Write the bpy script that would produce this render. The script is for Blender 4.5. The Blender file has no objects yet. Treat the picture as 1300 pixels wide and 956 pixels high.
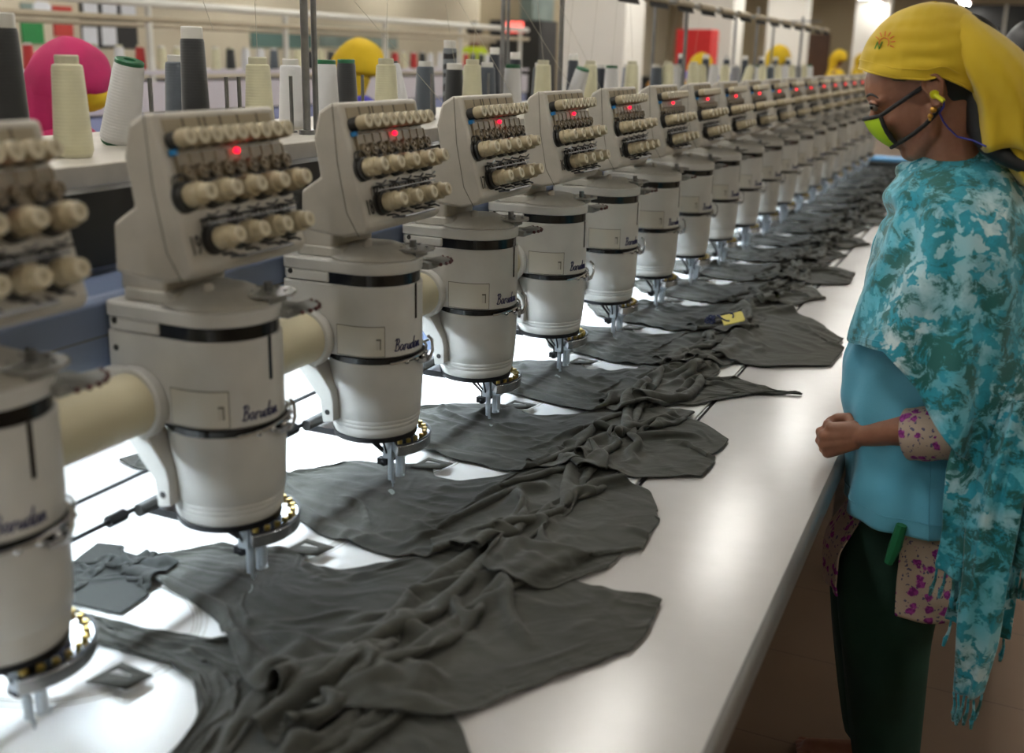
import bpy, bmesh, math, random
import numpy as np
from mathutils import Matrix, Vector
R_=random.Random(7)
COL=bpy.context.scene.collection
PI=math.pi
# ------------------------------------------------------------------ helpers
def tag(o,label=None,cat=None,group=None,kind=None):
    if label: o['label']=label
    if cat: o['category']=cat
    if group: o['group']=group
    if kind: o['kind']=kind
    return o
def empty(name,loc,label=None,cat=None,group=None,rz=0):
    o=bpy.data.objects.new(name,None); COL.objects.link(o); o.location=loc; o.rotation_euler=(0,0,rz)
    o.empty_display_size=.05
    return tag(o,label,cat,group)
def copy_tree(o,parent=None):
    c=o.copy(); COL.objects.link(c)
    if parent is not None: c.parent=parent
    for ch in list(o.children): copy_tree(ch,c)
    return c
class MB:
    def __init__(s): s.v=[]; s.f=[]; s.m=[]; s.cur=0; s.T=None
    def mat(s,i): s.cur=i; return s
    def add(s,vs,fs):
        n=len(s.v)
        if s.T is not None: vs=[tuple(s.T@Vector(v)) for v in vs]
        s.v+= [tuple(map(float,v)) for v in vs]; s.f+=[tuple(n+i for i in f) for f in fs]; s.m+=[s.cur]*len(fs); return s
    def box(s,x0,x1,y0,y1,z0,z1):
        return s.add([(x0,y0,z0),(x1,y0,z0),(x1,y1,z0),(x0,y1,z0),(x0,y0,z1),(x1,y0,z1),(x1,y1,z1),(x0,y1,z1)],
            [(3,2,1,0),(4,5,6,7),(0,1,5,4),(1,2,6,5),(2,3,7,6),(3,0,4,7)])
    def prism(s,poly,ax,a,b):
        n=len(poly)
        def P(p,t): return {'x':(t,p[0],p[1]),'y':(p[0],t,p[1]),'z':(p[0],p[1],t)}[ax]
        vs=[P(p,a) for p in poly]+[P(p,b) for p in poly]
        fs=[tuple(range(n)),tuple(range(2*n-1,n-1,-1))]+[(i,n+i,n+(i+1)%n,(i+1)%n) for i in range(n)]
        return s.add(vs,fs)
    def loft(s,rings,closed=True,caps=True):
        n=len(rings[0]); vs=[p for r in rings for p in r]; fs=[]
        for k in range(len(rings)-1):
            for i in range(n if closed else n-1):
                j=(i+1)%n; fs.append((k*n+i,k*n+j,(k+1)*n+j,(k+1)*n+i))
        if caps and closed: fs+= [tuple(range(n-1,-1,-1)),tuple((len(rings)-1)*n+i for i in range(n))]
        return s.add(vs,fs)
    def lathe(s,prof,o=(0,0,0),d=(0,0,1),seg=20,caps=True):
        d=Vector(d).normalized(); a=d.orthogonal().normalized(); b=d.cross(a); o=Vector(o)
        rings=[[tuple(o+d*h+(a*math.cos(t)+b*math.sin(t))*r) for t in [2*PI*i/seg for i in range(seg)]] for r,h in prof]
        return s.loft(rings,True,caps)
    def cyl(s,p,q,r,seg=12,r2=None):
        p=Vector(p);q=Vector(q); L=(q-p).length
        return s.lathe([(r,0),(r if r2 is None else r2,L)],p,(q-p),seg)
    def tube(s,pts,r,seg=8,closed=False):
        pts=[Vector(p) for p in pts]; n=len(pts); rings=[]
        prev=None
        for i,p in enumerate(pts):
            if closed: t=(pts[(i+1)%n]-pts[i-1])
            else: t=pts[min(i+1,n-1)]-pts[max(i-1,0)]
            t.normalize()
            if prev is None: a=t.orthogonal().normalized()
            else: a=(prev-t*prev.dot(t)); a=a.normalized() if a.length>1e-6 else t.orthogonal().normalized()
            prev=a; b=t.cross(a); rr=r[i] if isinstance(r,(list,tuple)) else r
            rings.append([tuple(p+(a*math.cos(u)+b*math.sin(u))*rr) for u in [2*PI*k/seg for k in range(seg)]])
        if closed: rings.append(rings[0])
        return s.loft(rings,True,not closed)
    def ball(s,c,r,seg=14,rg=8,sc=(1,1,1)):
        rings=[]
        for k in range(1,rg):
            t=PI*k/rg; rings.append([(c[0]+r*sc[0]*math.sin(t)*math.cos(u),c[1]+r*sc[1]*math.sin(t)*math.sin(u),c[2]-r*sc[2]*math.cos(t)) for u in [2*PI*i/seg for i in range(seg)]])
        return s.loft(rings)
    def grid(s,P):
        nu=len(P);nv=len(P[0]); vs=[tuple(p) for r in P for p in r]
        return s.add(vs,[(i*nv+j,(i+1)*nv+j,(i+1)*nv+j+1,i*nv+j+1) for i in range(nu-1) for j in range(nv-1)])
    def build(s,name,mats,parent=None,off=(0,0,0),bevel=0,ang=35,sub=0,solid=0,flat=False,seg=2):
        me=bpy.data.meshes.new(name); me.from_pydata([(a-off[0],b-off[1],c-off[2]) for a,b,c in s.v],[],s.f)
        for m in (mats if isinstance(mats,(list,tuple)) else [mats]): me.materials.append(m)
        me.polygons.foreach_set('material_index',s.m)
        bm=bmesh.new(); bm.from_mesh(me); bmesh.ops.recalc_face_normals(bm,faces=bm.faces); bm.to_mesh(me); bm.free()
        if not flat:
            me.shade_smooth()
            if ang: me.set_sharp_from_angle(angle=math.radians(ang))
        o=bpy.data.objects.new(name,me); COL.objects.link(o)
        if parent is not None: o.parent=parent
        if bevel:
            b=o.modifiers.new('bevel','BEVEL'); b.width=bevel; b.segments=seg; b.limit_method='ANGLE'; b.angle_limit=math.radians(40)
        if solid:
            b=o.modifiers.new('thickness','SOLIDIFY'); b.thickness=solid; b.offset=0
        if sub:
            b=o.modifiers.new('subd','SUBSURF'); b.levels=b.render_levels=sub
        return o
# ------------------------------------------------------------------ materials
def lin(c):
    if isinstance(c,str):
        c=[int(c[i:i+2],16)/255 for i in (0,2,4)]
        c=[x/12.92 if x<=.04045 else ((x+.055)/1.055)**2.4 for x in c]
    return (*c[:3],1)
class NT:
    def __init__(s,name):
        s.m=bpy.data.materials.new(name); s.m.use_nodes=True; s.t=s.m.node_tree; s.b=s.t.nodes['Principled BSDF']; s._tc=None
    def n(s,ty,**kw):
        x=s.t.nodes.new(ty)
        for k,v in kw.items():
            if k.startswith('i_'):
                x.inputs[k[2:].replace('_',' ')].default_value=v
            else: setattr(x,k,v)
        return x
    def l(s,a,b): s.t.links.new(a,b)
    def co(s,kind='Object'):
        if s._tc is None: s._tc=s.n('ShaderNodeTexCoord')
        return s._tc.outputs[kind]
    def noise(s,scale,detail=3,rough=.5,dist=0,kind='Object',vec=None):
        x=s.n('ShaderNodeTexNoise'); x.inputs['Scale'].default_value=scale; x.inputs['Detail'].default_value=detail; x.inputs['Roughness'].default_value=rough; x.inputs['Distortion'].default_value=dist
        s.l(vec or s.co(kind),x.inputs['Vector']); return x.outputs['Fac']
    def ramp(s,fac,stops,interp='LINEAR'):
        r=s.n('ShaderNodeValToRGB'); e=r.color_ramp.elements; r.color_ramp.interpolation=interp
        while len(e)<len(stops): e.new(.5)
        for i,(p,c) in enumerate(stops): e[i].position=p; e[i].color=lin(c)
        s.l(fac,r.inputs[0]); return r.outputs[0]
    def mix(s,f,a,b,mode='MIX'):
        x=s.n('ShaderNodeMix',data_type='RGBA',blend_type=mode)
        for inp,v in ((x.inputs[0],f),(x.inputs[6],a),(x.inputs[7],b)):
            if isinstance(v,bpy.types.NodeSocket): s.l(v,inp)
            elif isinstance(v,(int,float)): inp.default_value=v
            else: inp.default_value=lin(v)
        return x.outputs[2]
    def bump(s,h,st=.3,dist=.002):
        b=s.n('ShaderNodeBump'); b.inputs['Strength'].default_value=st; b.inputs['Distance'].default_value=dist
        s.l(h,b.inputs['Height']); s.l(b.outputs[0],s.b.inputs['Normal'])
    def set(s,color=None,rough=.5,metal=0,**kw):
        if color is not None:
            if isinstance(color,bpy.types.NodeSocket): s.l(color,s.b.inputs['Base Color'])
            else: s.b.inputs['Base Color'].default_value=lin(color)
        s.b.inputs['Roughness'].default_value=rough; s.b.inputs['Metallic'].default_value=metal
        for k,v in kw.items(): s.b.inputs[k].default_value=v
        return s.m
def plain(name,c,rough=.5,metal=0,var=.12,scale=8,bump=0,bs=200,**kw):
    """a colour with gentle wear: a second, darker tone mixed in by noise"""
    m=NT(name); base=lin(c); dk=tuple(x*(1-var) for x in base[:3])
    if var:
        f=m.noise(scale,4); col=m.ramp(f,[(.35,dk),(.65,base)])
    else: col=c
    if bump: m.bump(m.noise(bs,2),bump,.001)
    return m.set(col,rough,metal,**kw)
def glow(name,c,s):
    m=NT(name); m.b.inputs['Emission Color'].default_value=lin(c); m.b.inputs['Emission Strength'].default_value=s
    return m.set(c,.5)
M={}
M['shell']=plain('machine_enamel','CBC9C4',.28,var=.10,scale=14)
m=NT('dirty_enamel'); n1=m.noise(10,5,.6); n2=m.noise(45,3)
c1=m.ramp(n1,[(.3,'A8A49A'),(.7,'C6C3BB')]); m.set(m.mix(m.ramp(n2,[(.5,'000000'),(.8,'404040')]),c1,'8A8476'),.45); M['lid']=m.m
M['box']=plain('tension_box_enamel','BCB6AB',.42,var=.14,scale=18)
M['tan']=plain('paper_label','A89C86',.7,var=.1)
M['black']=plain('black_gloss','0B0B0C',.18,var=0)
M['dark']=plain('dark_grey_plastic','24221F',.5,var=.2)
M['pit']=plain('dark_gap','0A0A0A',.8,var=0)
M['cream']=plain('aged_cream_plastic','B7A98B',.42,var=.18,scale=60)
M['creamlt']=plain('cream_plastic_face','D2C8AE',.4,var=.08,scale=60)
M['brown']=plain('smoked_panel','84765F',.35,var=.25,scale=60)
M['tube']=plain('yellowed_tube_plastic','C6BDA0',.35,var=.1,scale=9)
M['chrome']=plain('polished_steel','C8C9CC',.26,1,var=.15,scale=60)
M['steel']=plain('brushed_steel','8E8F91',.34,1,var=.2,scale=30)
M['dsteel']=plain('blackened_steel','2B2B2D',.35,.8,var=.2)
M['satin']=plain('satin_steel','C9D2DA',.3,.45,var=.1,scale=60)
M['brass']=plain('brass_pin','B59A52',.3,1,var=.1)
M['blue']=plain('blue_grey_enamel','6B7894',.4,var=.12,scale=6)
M['navy']=plain('script_ink','1B1D52',.5,var=0)
M['ink']=plain('black_ink','191818',.6,var=0)
M['door']=plain('door_enamel','CDC8BC',.25,var=.05)
M['line']=plain('panel_seam','5D584D',.7,var=0)
M['bluebit']=plain('blue_clip','1F6FA8',.4,var=0)
M['red']=glow('red_led','FF1030',3.2)
M['hose']=plain('dark_red_tips','4A1C1C',.4,var=.1)
m=NT('clear_plastic'); m.set('D4D4D0',.2,0,**{'Transmission Weight':.55,'IOR':1.3}); M['clear']=m.m
M['bed']=plain('white_bed_laminate','E6E6E4',.32,var=.04,scale=4)
m=NT('front_table_laminate'); n=m.noise(3,5,.6); n2=m.noise(160,2)
m.bump(m.noise(25,3),.02,.001); m.set(m.mix(m.ramp(n2,[(.62,'000000'),(.75,'202020')]),m.ramp(n,[(.3,'B9B5B2'),(.7,'C6C3C1')]),'8A8684'),.2); M['table']=m.m
M['edge']=plain('table_edging','6F6B69',.35,var=.1)
M['wood']=plain('brown_panel_edge','4A3326',.6,var=.2)
M['lamp']=glow('tube_lamp','FBF9F3',47)
M['worklamp']=glow('work_light','E4F4FF',75)
M['fix']=plain('lamp_housing','D8D6CE',.5,var=.05)
# cloth of the garments
m=NT('olive_cotton'); n=m.noise(7,4,.6); w=m.n('ShaderNodeTexWave',wave_type='BANDS'); w.inputs['Scale'].default_value=260; m.l(m.co(),w.inputs['Vector'])
wr=m.noise(13,3,.5,1.6); m.bump(m.mix(.04,wr,w.outputs['Fac']),.6,.008)
m.set(m.ramp(n,[(.25,'262721'),(.75,'35352D')]),.82,**{'Sheen Weight':.12,'Sheen Roughness':.5}); M['olive']=m.m
M['oliveseam']=plain('olive_seam','3E3F36',.85,var=.1,scale=30)
m=NT('black_cotton'); m.bump(m.noise(300,2),.1,.0006); m.set(m.ramp(m.noise(9,3),[(.3,'171816'),(.7,'21231F')]),.8); M['bcloth']=m.m
M['stitch']=plain('grey_stitching','9DA6A2',.5,var=.5,scale=900)
# ------------------------------------------------------------------ camera: worker's eye height, looking along the row
CF=1350.0
_p=(650.,433.); _rho=math.radians(1.3); _V=(1291.,83.)
_r=Vector((_V[0]-_p[0],_V[1]-_p[1],CF)).normalized()
_th=math.atan((-(_V[1]-_p[1])*math.cos(_rho)+(_V[0]-_p[0])*math.sin(_rho))/CF)
_d=Vector((-math.sin(_rho)*math.cos(_th),math.cos(_rho)*math.cos(_th),math.sin(_th)))
_c=_d.cross(_r)
if _c.x<0: _c=-_c
CZ=1.56613
CR=Matrix((_c,_r,-_d))        # camera frame (right, down, forward) -> world
cd=bpy.data.cameras.new('camera'); cam=bpy.data.objects.new('camera',cd); COL.objects.link(cam)
cd.sensor_width=36; cd.lens=CF/1300*36; cd.shift_y=-45/1300; cd.clip_start=.05; cd.clip_end=100
cam.matrix_world=Matrix(((CR[0][0],-CR[0][1],-CR[0][2],0),(CR[1][0],-CR[1][1],-CR[1][2],0),(CR[2][0],-CR[2][1],-CR[2][2],CZ),(0,0,0,1)))
cd.dof.use_dof=True; cd.dof.focus_distance=2.25; cd.dof.aperture_fstop=2.8
sc=bpy.context.scene; sc.camera=cam
sc.view_settings.view_transform='Standard'; sc.view_settings.look='None'; sc.view_settings.exposure=.1; sc.view_settings.gamma=1; sc.view_settings.use_curve_mapping=False
sc.cycles.use_denoising=True
try: sc.cycles.denoiser='OPENIMAGEDENOISE'
except Exception: pass
sc.cycles.max_bounces=8; sc.cycles.diffuse_bounces=4; sc.cycles.glossy_bounces=4; sc.cycles.transmission_bounces=6
sc.cycles.sample_clamp_indirect=6; sc.cycles.caustics_reflective=False; sc.cycles.caustics_refractive=False
w=bpy.data.worlds.new('world'); sc.world=w; w.use_nodes=True; w.node_tree.nodes['Background'].inputs[0].default_value=(.5,.48,.45,1); w.node_tree.nodes['Background'].inputs[1].default_value=.2
# ------------------------------------------------------------------ the embroidery head
HB=(-.957,0.0,.915)      # base of a head, the needle is at y=0
HC=(-.957,-.015); HR=.081
def surf(s,z,off=0,r=None):
    r=(HR if r is None else r)
    if s<0: return (HC[0]+s,HC[1]-r-off,z)
    p=s/HR
    return (HC[0]+(r+off)*math.sin(p),HC[1]-(r+off)*math.cos(p),z)
def stadium(r,xb,dy=0,n=24,cr=.012):
    """plan outline: round nose towards the operator, straight back to xb"""
    pts=[(HC[0]+r*math.cos(t),HC[1]+r*math.sin(t)) for t in np.linspace(-PI/2,PI/2,n)]
    a=HC[1]+r; b=HC[1]-r
    pts+= [(xb+cr,a),(xb+cr*.3,a-cr*.3),(xb,a-cr),(xb,b+cr),(xb+cr*.3,b+cr*.3),(xb+cr,b)]
    return pts
def patch(mb,s0,s1,z0,z1,off,n=10,slope=0):
    P=[[surf(s0+(s1-s0)*i/n,z0+(z1-z0)*j+slope*(s0+(s1-s0)*i/n),off) for j in (0,1)] for i in range(n+1)]
    mb.grid(P)
def script_word(mb,s0,z0,h,mapf,r):
    """the maker's word in joined-up letters, drawn as strokes"""
    L={
     'B':([(.0,.0),(.05,.5),(.12,1.0)],[(-.12,.85),(.05,1.02),(.3,1.02),(.42,.82),(.3,.6),(.08,.52)],[(.08,.52),(.35,.5),(.44,.25),(.28,.02),(.0,0),(-.14,.1)]),
     'a':([(.42,.38),(.25,.52),(.06,.4),(.0,.15),(.12,0),(.28,.1),(.42,.42),(.4,.12),(.5,.0),(.6,.08)],),
     'r':([(.0,.42),(.07,.5),(.05,.0)],[(.06,.26),(.14,.44),(.26,.5),(.34,.44)]),
     'u':([(.0,.08),(.1,.48),(.06,.15),(.16,0),(.3,.12),(.4,.48),(.38,.12),(.46,0),(.56,.08)],),
     'd':([(.42,.36),(.25,.5),(.06,.4),(.0,.15),(.12,0),(.28,.1),(.44,.5),(.58,1.0),(.44,.4),(.4,.12),(.5,.0),(.6,.08)],),
     'n':([(.0,.08),(.1,.48),(.08,.0)],[(.08,.1),(.2,.45),(.34,.48),(.34,.1),(.42,.0),(.54,.1)]),
    }
    x=0
    for ch,adv in (('B',.56),('a',.56),('r',.40),('u',.54),('d',.6),('a',.56),('n',.5)):
        for st in L[ch]:
            pts=[mapf(s0+(x+px+py*.12)*h*.72,z0+py*h) for px,py in st]
            q=[]
            for i in range(len(pts)-1):
                for t in (0,.5): q.append(tuple(Vector(pts[i]).lerp(Vector(pts[i+1]),t)))
            q.append(pts[-1]); mb.tube(q,r,5)
        x+=adv
def make_knob_meshes():
    pass
TN=Vector((.966,0,.257)); TD=Vector((.257,0,-.966)); TA=Vector((-.932,-.153,1.489))
def tp(p,q,h=0):        # point on the tension panel: p along the row, q down, h out
    return TA+Vector((0,p,0))+TD*q+TN*h
def make_head():
    root=empty('embroidery_head',HB)
    o=HB
    # upper arm cover
    mb=MB(); mb.mat(0).prism(stadium(HR,-1.096),'z',1.0665,1.1885)
    mb.mat(0).prism([p for p in stadium(HR,-1.096)],'z',1.2075,1.2285)
    # white filler behind the slot
    mb.prism([(-1.000,HC[1]-HR),(-1.000,HC[1]+HR),(-1.084,HC[1]+HR),(-1.096,HC[1]+HR-.012),(-1.096,HC[1]-HR+.012),(-1.084,HC[1]-HR)],'z',1.1900,1.2075)
    up=mb.build('arm_cover',[M['shell']],root,o,bevel=.003)
    mb=MB(); mb.prism(stadium(HR-.004,-1.090),'z',1.062,1.215); mb.build('arm_slot',[M['black']],root,o)
    # side door
    mb=MB(); mb.mat(0); patch(mb,-.027,.060,1.069,1.122,.0006); mb.mat(1); patch(mb,-.0258,.0588,1.0702,1.1208,.0010)
    mb.mat(0); patch(mb,.045,.053,1.082,1.101,.0013); mb.mat(2); patch(mb,.045,.051,1.082,1.098,.0016)
    d=mb.build('side_door',[M['line'],M['door'],M['box']],up,o); 
    d['label']='rectangular access door with a finger notch'
    mb=MB(); patch(mb,.121,.127,1.128,1.19,.0008,3); mb.build('cover_slot',[M['black']],up,o)
    for s,z in ((-.118,1.203),(-.118,1.165)):
        p=surf(s,z); mb=MB(); mb.cyl((p[0],p[1]+.002,z),(p[0],p[1]-.0012,z),.0045,12); mb.build('cover_screw',[M['dark']],up,o)
    pass
    mb=MB(); script_word(mb,.078,1.0775,.021,lambda s,z:surf(s,z,.0008),.0009)
    w=mb.build('maker_script',[M['navy']],up,o); w['label']='dark blue joined-up maker name'
    # lid dome and neck
    mb=MB()
    mb.lathe([(.079,1.2285),(.076,1.233),(.066,1.238),(.040,1.250),(.028,1.252),(.0,1.252)],(HC[0],HC[1],0),(0,0,1),32)
    mb.box(-1.075,-.985,HC[1]-.06,HC[1]+.06,1.2285,1.246)
    lid=mb.build('arm_lid',[M['lid']],root,o,bevel=.003)
    mb=MB(); mb.box(-1.085,-1.005,-.07,.055,1.240,1.288); mb.cyl((-.95,-.05,1.245),(-.95,-.05,1.262),.008,10)
    mb.build('neck_block',[M['box']],root,o,bevel=.006)
    # clear turret plate over the nose, with screws
    mb=MB(); pts=[]
    for i in range(40):
        t=2*PI*i/40; r=.038 if i%4<2 else .0365; pts.append((-.898+r*math.cos(t),.012+r*math.sin(t)))
    mb.mat(0).prism(pts,'z',1.240,1.244); mb.mat(1).cyl((-.898,.012,1.232),(-.898,.012,1.256),.006,10)
    for i in range(5):
        t=.4+i*1.25; mb.cyl((-.898+.024*math.cos(t),.012+.024*math.sin(t),1.236),(-.898+.024*math.cos(t),.012+.024*math.sin(t),1.247),.003,8)
    mb.mat(0).box(-.93,-.88,-.01,.03,1.229,1.240)
    mb.build('clear_turret_plate',[M['clear'],M['steel']],root,o)
    # fan of thread guides with dark red tips
    mb=MB()
    for i in range(7):
        a=math.radians(-25+i*17); c=Vector((-.893,.045,1.212)); e=c+Vector((math.cos(a)*.046,math.sin(a)*.046,0.004)); mb.mat(0).tube([c,c.lerp(e,.6),e],[.005,.004,.003],6)
        mb.mat(1).ball(e,.0036,8,6)
    mb.mat(0).box(-.915,-.872,.02,.07,1.205,1.2165)
    mb.build('thread_guide_fan',[M['clear'],M['hose']],root,o)
    # lower cover with grooves
    mb=MB(); cx,cy=HC
    def ringz(r,z,sx=0): return [(cx+sx+r*math.cos(t),cy+r*math.sin(t),z) for t in [2*PI*i/48 for i in range(48)]]
    prof=[(.070,1.0555),(.0822,1.0555),(.0826,1.052),(.0805,.98),(.0785,.953),(.0776,.952),(.0782,.951),(.0777,.9455),(.0767,.9445),(.0774,.9435),(.0768,.938),(.0758,.937),(.0765,.936),(.0755,.926),(.0725,.9205),(.06,.9205)]
    mb.loft([ringz(r,z,-(.0826-r)*.3) for r,z in prof])
    lo=mb.build('lower_cover',[M['shell']],root,o,ang=50)
    mb=MB(); mb.lathe([(.0815,1.055),(.0838,1.0565),(.0838,1.0655),(.0815,1.067)],(cx,cy,0),(0,0,1),48)
    mb.build('black_band',[M['black']],root,o)
    # chrome catch at the front of the band
    mb=MB()
    for i in range(6):
        t=math.radians(-22+i*16); x=cx+.087*math.cos(t); y=cy+.087*math.sin(t)
        mb.ball((x,y,1.058),.0048,8,6)
    arc=[(cx+.088*math.cos(t),cy+.088*math.sin(t),1.059+.008*math.sin((t+.6)*1.2)) for t in np.linspace(-.75,1.2,16)]
    mb.tube(arc,.0022,6)
    mb.tube([(cx+.084,cy+.018,1.045),(cx+.094,cy+.022,1.05),(cx+.098,cy+.026,1.066),(cx+.094,cy+.03,1.084),(cx+.086,cy+.03,1.09)],.0028,6)
    mb.box(cx+.080,cx+.092,cy+.0,cy+.03,1.048,1.056)
    mb.build('chrome_catch',[M['chrome']],root,o)
    # bottom plate
    mb=MB(); mb.lathe([(.05,.906),(.0745,.912),(.0745,.9205)],(cx-.003,cy,0),(0,0,1),40)
    mb.box(cx-.12,cx-.05,cy-.05,cy+.05,.906,.918)
    mb.build('bottom_plate',[M['dsteel']],root,o)
    # turret ring with brass pins, standing proud on the far side of the nose
    mb=MB(); rc=(cx+.004,cy+.018); rr=.083
    a0,a1=-.75,2.3; seg=30
    A=[(rc[0]+rr*math.cos(t),rc[1]+rr*math.sin(t)) for t in np.linspace(a0,a1,seg)]
    B=[(rc[0]+(rr-.030)*math.cos(t),rc[1]+(rr-.030)*math.sin(t)) for t in np.linspace(a1,a0,seg)]
    mb.mat(0).prism(A+B,'z',.884,.9035)
    A2=[(rc[0]+(rr+.0015)*math.cos(t),rc[1]+(rr+.0015)*math.sin(t)) for t in np.linspace(a0,a1,seg)]
    B2=[(rc[0]+(rr-.003)*math.cos(t),rc[1]+(rr-.003)*math.sin(t)) for t in np.linspace(a1,a0,seg)]
    mb.mat(2).prism(A2+B2,'z',.9035,.9065)
    for i in range(13):
        t=a0+.1+(a1-a0-.2)*i/12; x=rc[0]+(rr-.010)*math.cos(t); y=rc[1]+(rr-.010)*math.sin(t)
        mb.mat(1).cyl((x,y,.9035),(x,y,.911),.0045,10)
    mb.build('turret_ring',[M['chrome'],M['brass'],M['dsteel']],root,o,bevel=.0015)
    # needle case and presser foot
    nx=-.927
    mb=MB(); mb.mat(0).box(nx-.010,nx+.008,-.030,-.008,.866,.912); mb.box(nx+.010,nx+.028,-.022,-.002,.870,.898)
    mb.mat(2).box(nx-.022,nx-.004,-.010,.012,.852,.872); mb.mat(1).box(nx+.0275,nx+.0287,-.018,-.006,.876,.892)
    nc=mb.build('needle_clamp',[M['satin'],M['blue'],M['dsteel']],root,o,bevel=.002)
    mb=MB(); mb.mat(0).cyl((nx-.004,-.012,.872),(nx-.004,-.012,.820),.0055,10); mb.cyl((nx+.008,-.004,.88),(nx+.008,-.004,.826),.0062,10); mb.cyl((nx+.019,-.010,.88),(nx+.016,-.006,.834),.0050,8); mb.cyl((nx-.004,-.012,.83),(nx-.002,-.008,.812),.0030,8)
    mb.cyl((nx-.004,-.006,.812),(nx-.004,-.006,.803),.0014,6)
    mb.tube([(nx+.008+.006*math.cos(t),.002+.006*math.sin(t),.826) for t in np.linspace(0,2*PI,14)[:-1]],.0016,6,True)
    mb.build('presser_foot',[M['satin']],root,o)
    mb=MB(); 
    for dx,dy,ex,ey in ((-.03,-.05,-.012,-.012),(-.02,-.045,.0,-.02),(-.045,-.03,-.02,-.005),(.0,-.05,-.004,-.022)):
        mb.tube([(nx+dx,dy,.912),(nx+dx*.8,dy*.8,.895),(nx+ex,ey,.865)],.0019,6)
    mb.ball((nx-.020,-.010,.850),.008,10,7); mb.box(nx-.03,nx-.012,-.016,-.004,.846,.858)
    mb.build('thread_levers',[M['dsteel']],root,o)
    # bracket on the near side and its rod ends
    mb=MB(); yb=HC[1]-HR
    br=[(-1.050,1.055),(-1.028,1.055),(-.992,1.003),(-.988,.985),(-.988,.950),(-1.010,.945),(-1.014,.985),(-1.060,1.04)]
    mb.mat(0).prism(br,'y',yb-.010,yb+.03); mb.mat(1).cyl((-1.0,yb-.012,.965),(-1.0,yb-.009,.965),.005,10)
    mb.mat(1).cyl((-1.04,yb-.018,.936),(-1.04,yb+.05,.936),.010,12)
    mb.build('lever_bracket',[M['shell'],M['dark']],root,o,bevel=.003)
    # the drive tube and its flange, towards the neighbour on the near side
    mb=MB(); mb.mat(0).lathe([(.044,0),(.044,.226)],(-1.040,-.322,1.093),(0,1,0),32)
    tb=mb.build('drive_tube',[M['tube']],root,o); tb['label']='yellowed plastic drive tube'
    mb=MB()
    fl=[( -1.040+.052*math.cos(t),1.093+.052*math.sin(t)) for t in np.linspace(-.9,PI*.62,20)]+[(-1.085,1.140),(-1.085,1.055),(-1.02,1.045)]
    mb.prism(fl,'y',-.114,-.096); mb.build('tube_flange',[M['shell']],root,o,bevel=.003)
    mb=MB(); mb.prism(fl,'y',.066,.078); mb.build('tube_flange',[M['shell']],root,o,bevel=.003)
    mb=MB(); mb.cyl((-1.07,-.322,.972),(-1.07,.077,.972),.0032,8); mb.cyl((-1.05,-.322,.935),(-1.05,.077,.935),.0036,8); mb.cyl((-1.05,-.16,.935),(-1.05,-.13,.935),.009,10)
    mb.build('push_rod',[M['dsteel']],root,o)
    # ---- tension box
    side=[(-.932,1.489),(-.950,1.487),(-.972,1.474),(-.982,1.433),(-.972,1.373),(-1.008,1.350),(-1.010,1.287),(-.932,1.280),(-.890,1.289),(-.882,1.301)]
    y0,y1=-.153,.083
    mb=MB(); mb.prism(side,'y',y0,y1)
    bx=mb.build('tension_box',[M['box']],root,o,bevel=.006,seg=3)
    mb=MB()   # side seam line
    mb.tube([(-.945,y0-.0002,1.487),(-.938,y0-.0002,1.40),(-.922,y0-.0002,1.32),(-.90,y0-.0002,1.284)],.0007,4)
    mb.build('box_seam',[M['line']],bx,o)
    fr=[]
    def onp(mb,p0,p1,q0,q1,h0,h1):
        vs=[tp(p,q,h) for h in (h0,h1) for p,q in ((p0,q0),(p1,q0),(p1,q1),(p0,q1))]
        mb.add(vs,[(3,2,1,0),(4,5,6,7),(0,1,5,4),(1,2,6,5),(2,3,7,6),(3,0,4,7)])
    mb=MB(); mb.mat(0); onp(mb,.012,.222,.009,.026,0,.0015); mb.mat(1)
    for p in (.045,.075,.085,.115,.15,.19): onp(mb,p,p+.0035,.0085,.0215,.0013,.002)
    mb.build('number_strip',[M['tan'],M['line']],bx,o)
    mb=MB(); mb.mat(0); onp(mb,.014,.229,.030,.044,-.001,.006); mb.build('knob_rail',[M['dark']],bx,o,bevel=.002)
    mb=MB(); mb.mat(0); onp(mb,.016,.229,.052,.092,-.001,.004); mb.mat(1)
    for i in range(10): onp(mb,.016+.0235*i,.0172+.0235*i,.052,.092,.003,.0055)
    mb.mat(2)
    onp(mb,.010,.016,.047,.054,0,.010)
    mb.mat(0); onp(mb,.016,.229,.0935,.0955,0,.002); mb.mat(3); onp(mb,.004,.232,.0965,.098,-.001,.0008)
    mb.build('sensor_panel',[M['brown'],M['tan'],M['bluebit'],M['line']],bx,o)
    # small wheels, LED
    mb=MB(); mb.mat(0).lathe([(.0100,0),(.0100,.006),(.0085,.008),(.0070,.008),(.0062,.0055),(.0035,.0055),(.003,.009),(.0,.009)],(0,0,0),TN,16)
    whm=None
    for i in range(9):
        c=tp(.028+.0245*i,.076,.004)
        if whm is None: whm=mb.build('sensor_wheel',[M['brown']],bx); whm.location=c-Vector(o)
        else:
            q=whm.copy(); COL.objects.link(q); q.location=c-Vector(o)
    mb=MB(); mb.ball(tuple(tp(.1255,.056,.009)),.0042,12,8); q=mb.build('red_indicator_light',[M['red']],bx,o); q['label']='glowing red indicator light'
    # small knobs
    mb=MB(); mb.mat(0).lathe([(.0112,0),(.0112,.013)],(0,0,0),TN,18); mb.mat(1).lathe([(.0100,.013),(.0112,.015),(.0115,.026),(.0105,.031)],(0,0,0),TN,18)
    mb.mat(2).lathe([(.0105,.0309),(.0100,.0325),(.0045,.0325),(.0043,.030)],(0,0,0),TN,18); mb.mat(3).lathe([(.0044,.0305),(.0,.0306)],(0,0,0),TN,12,False)
    k0=None
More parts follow.
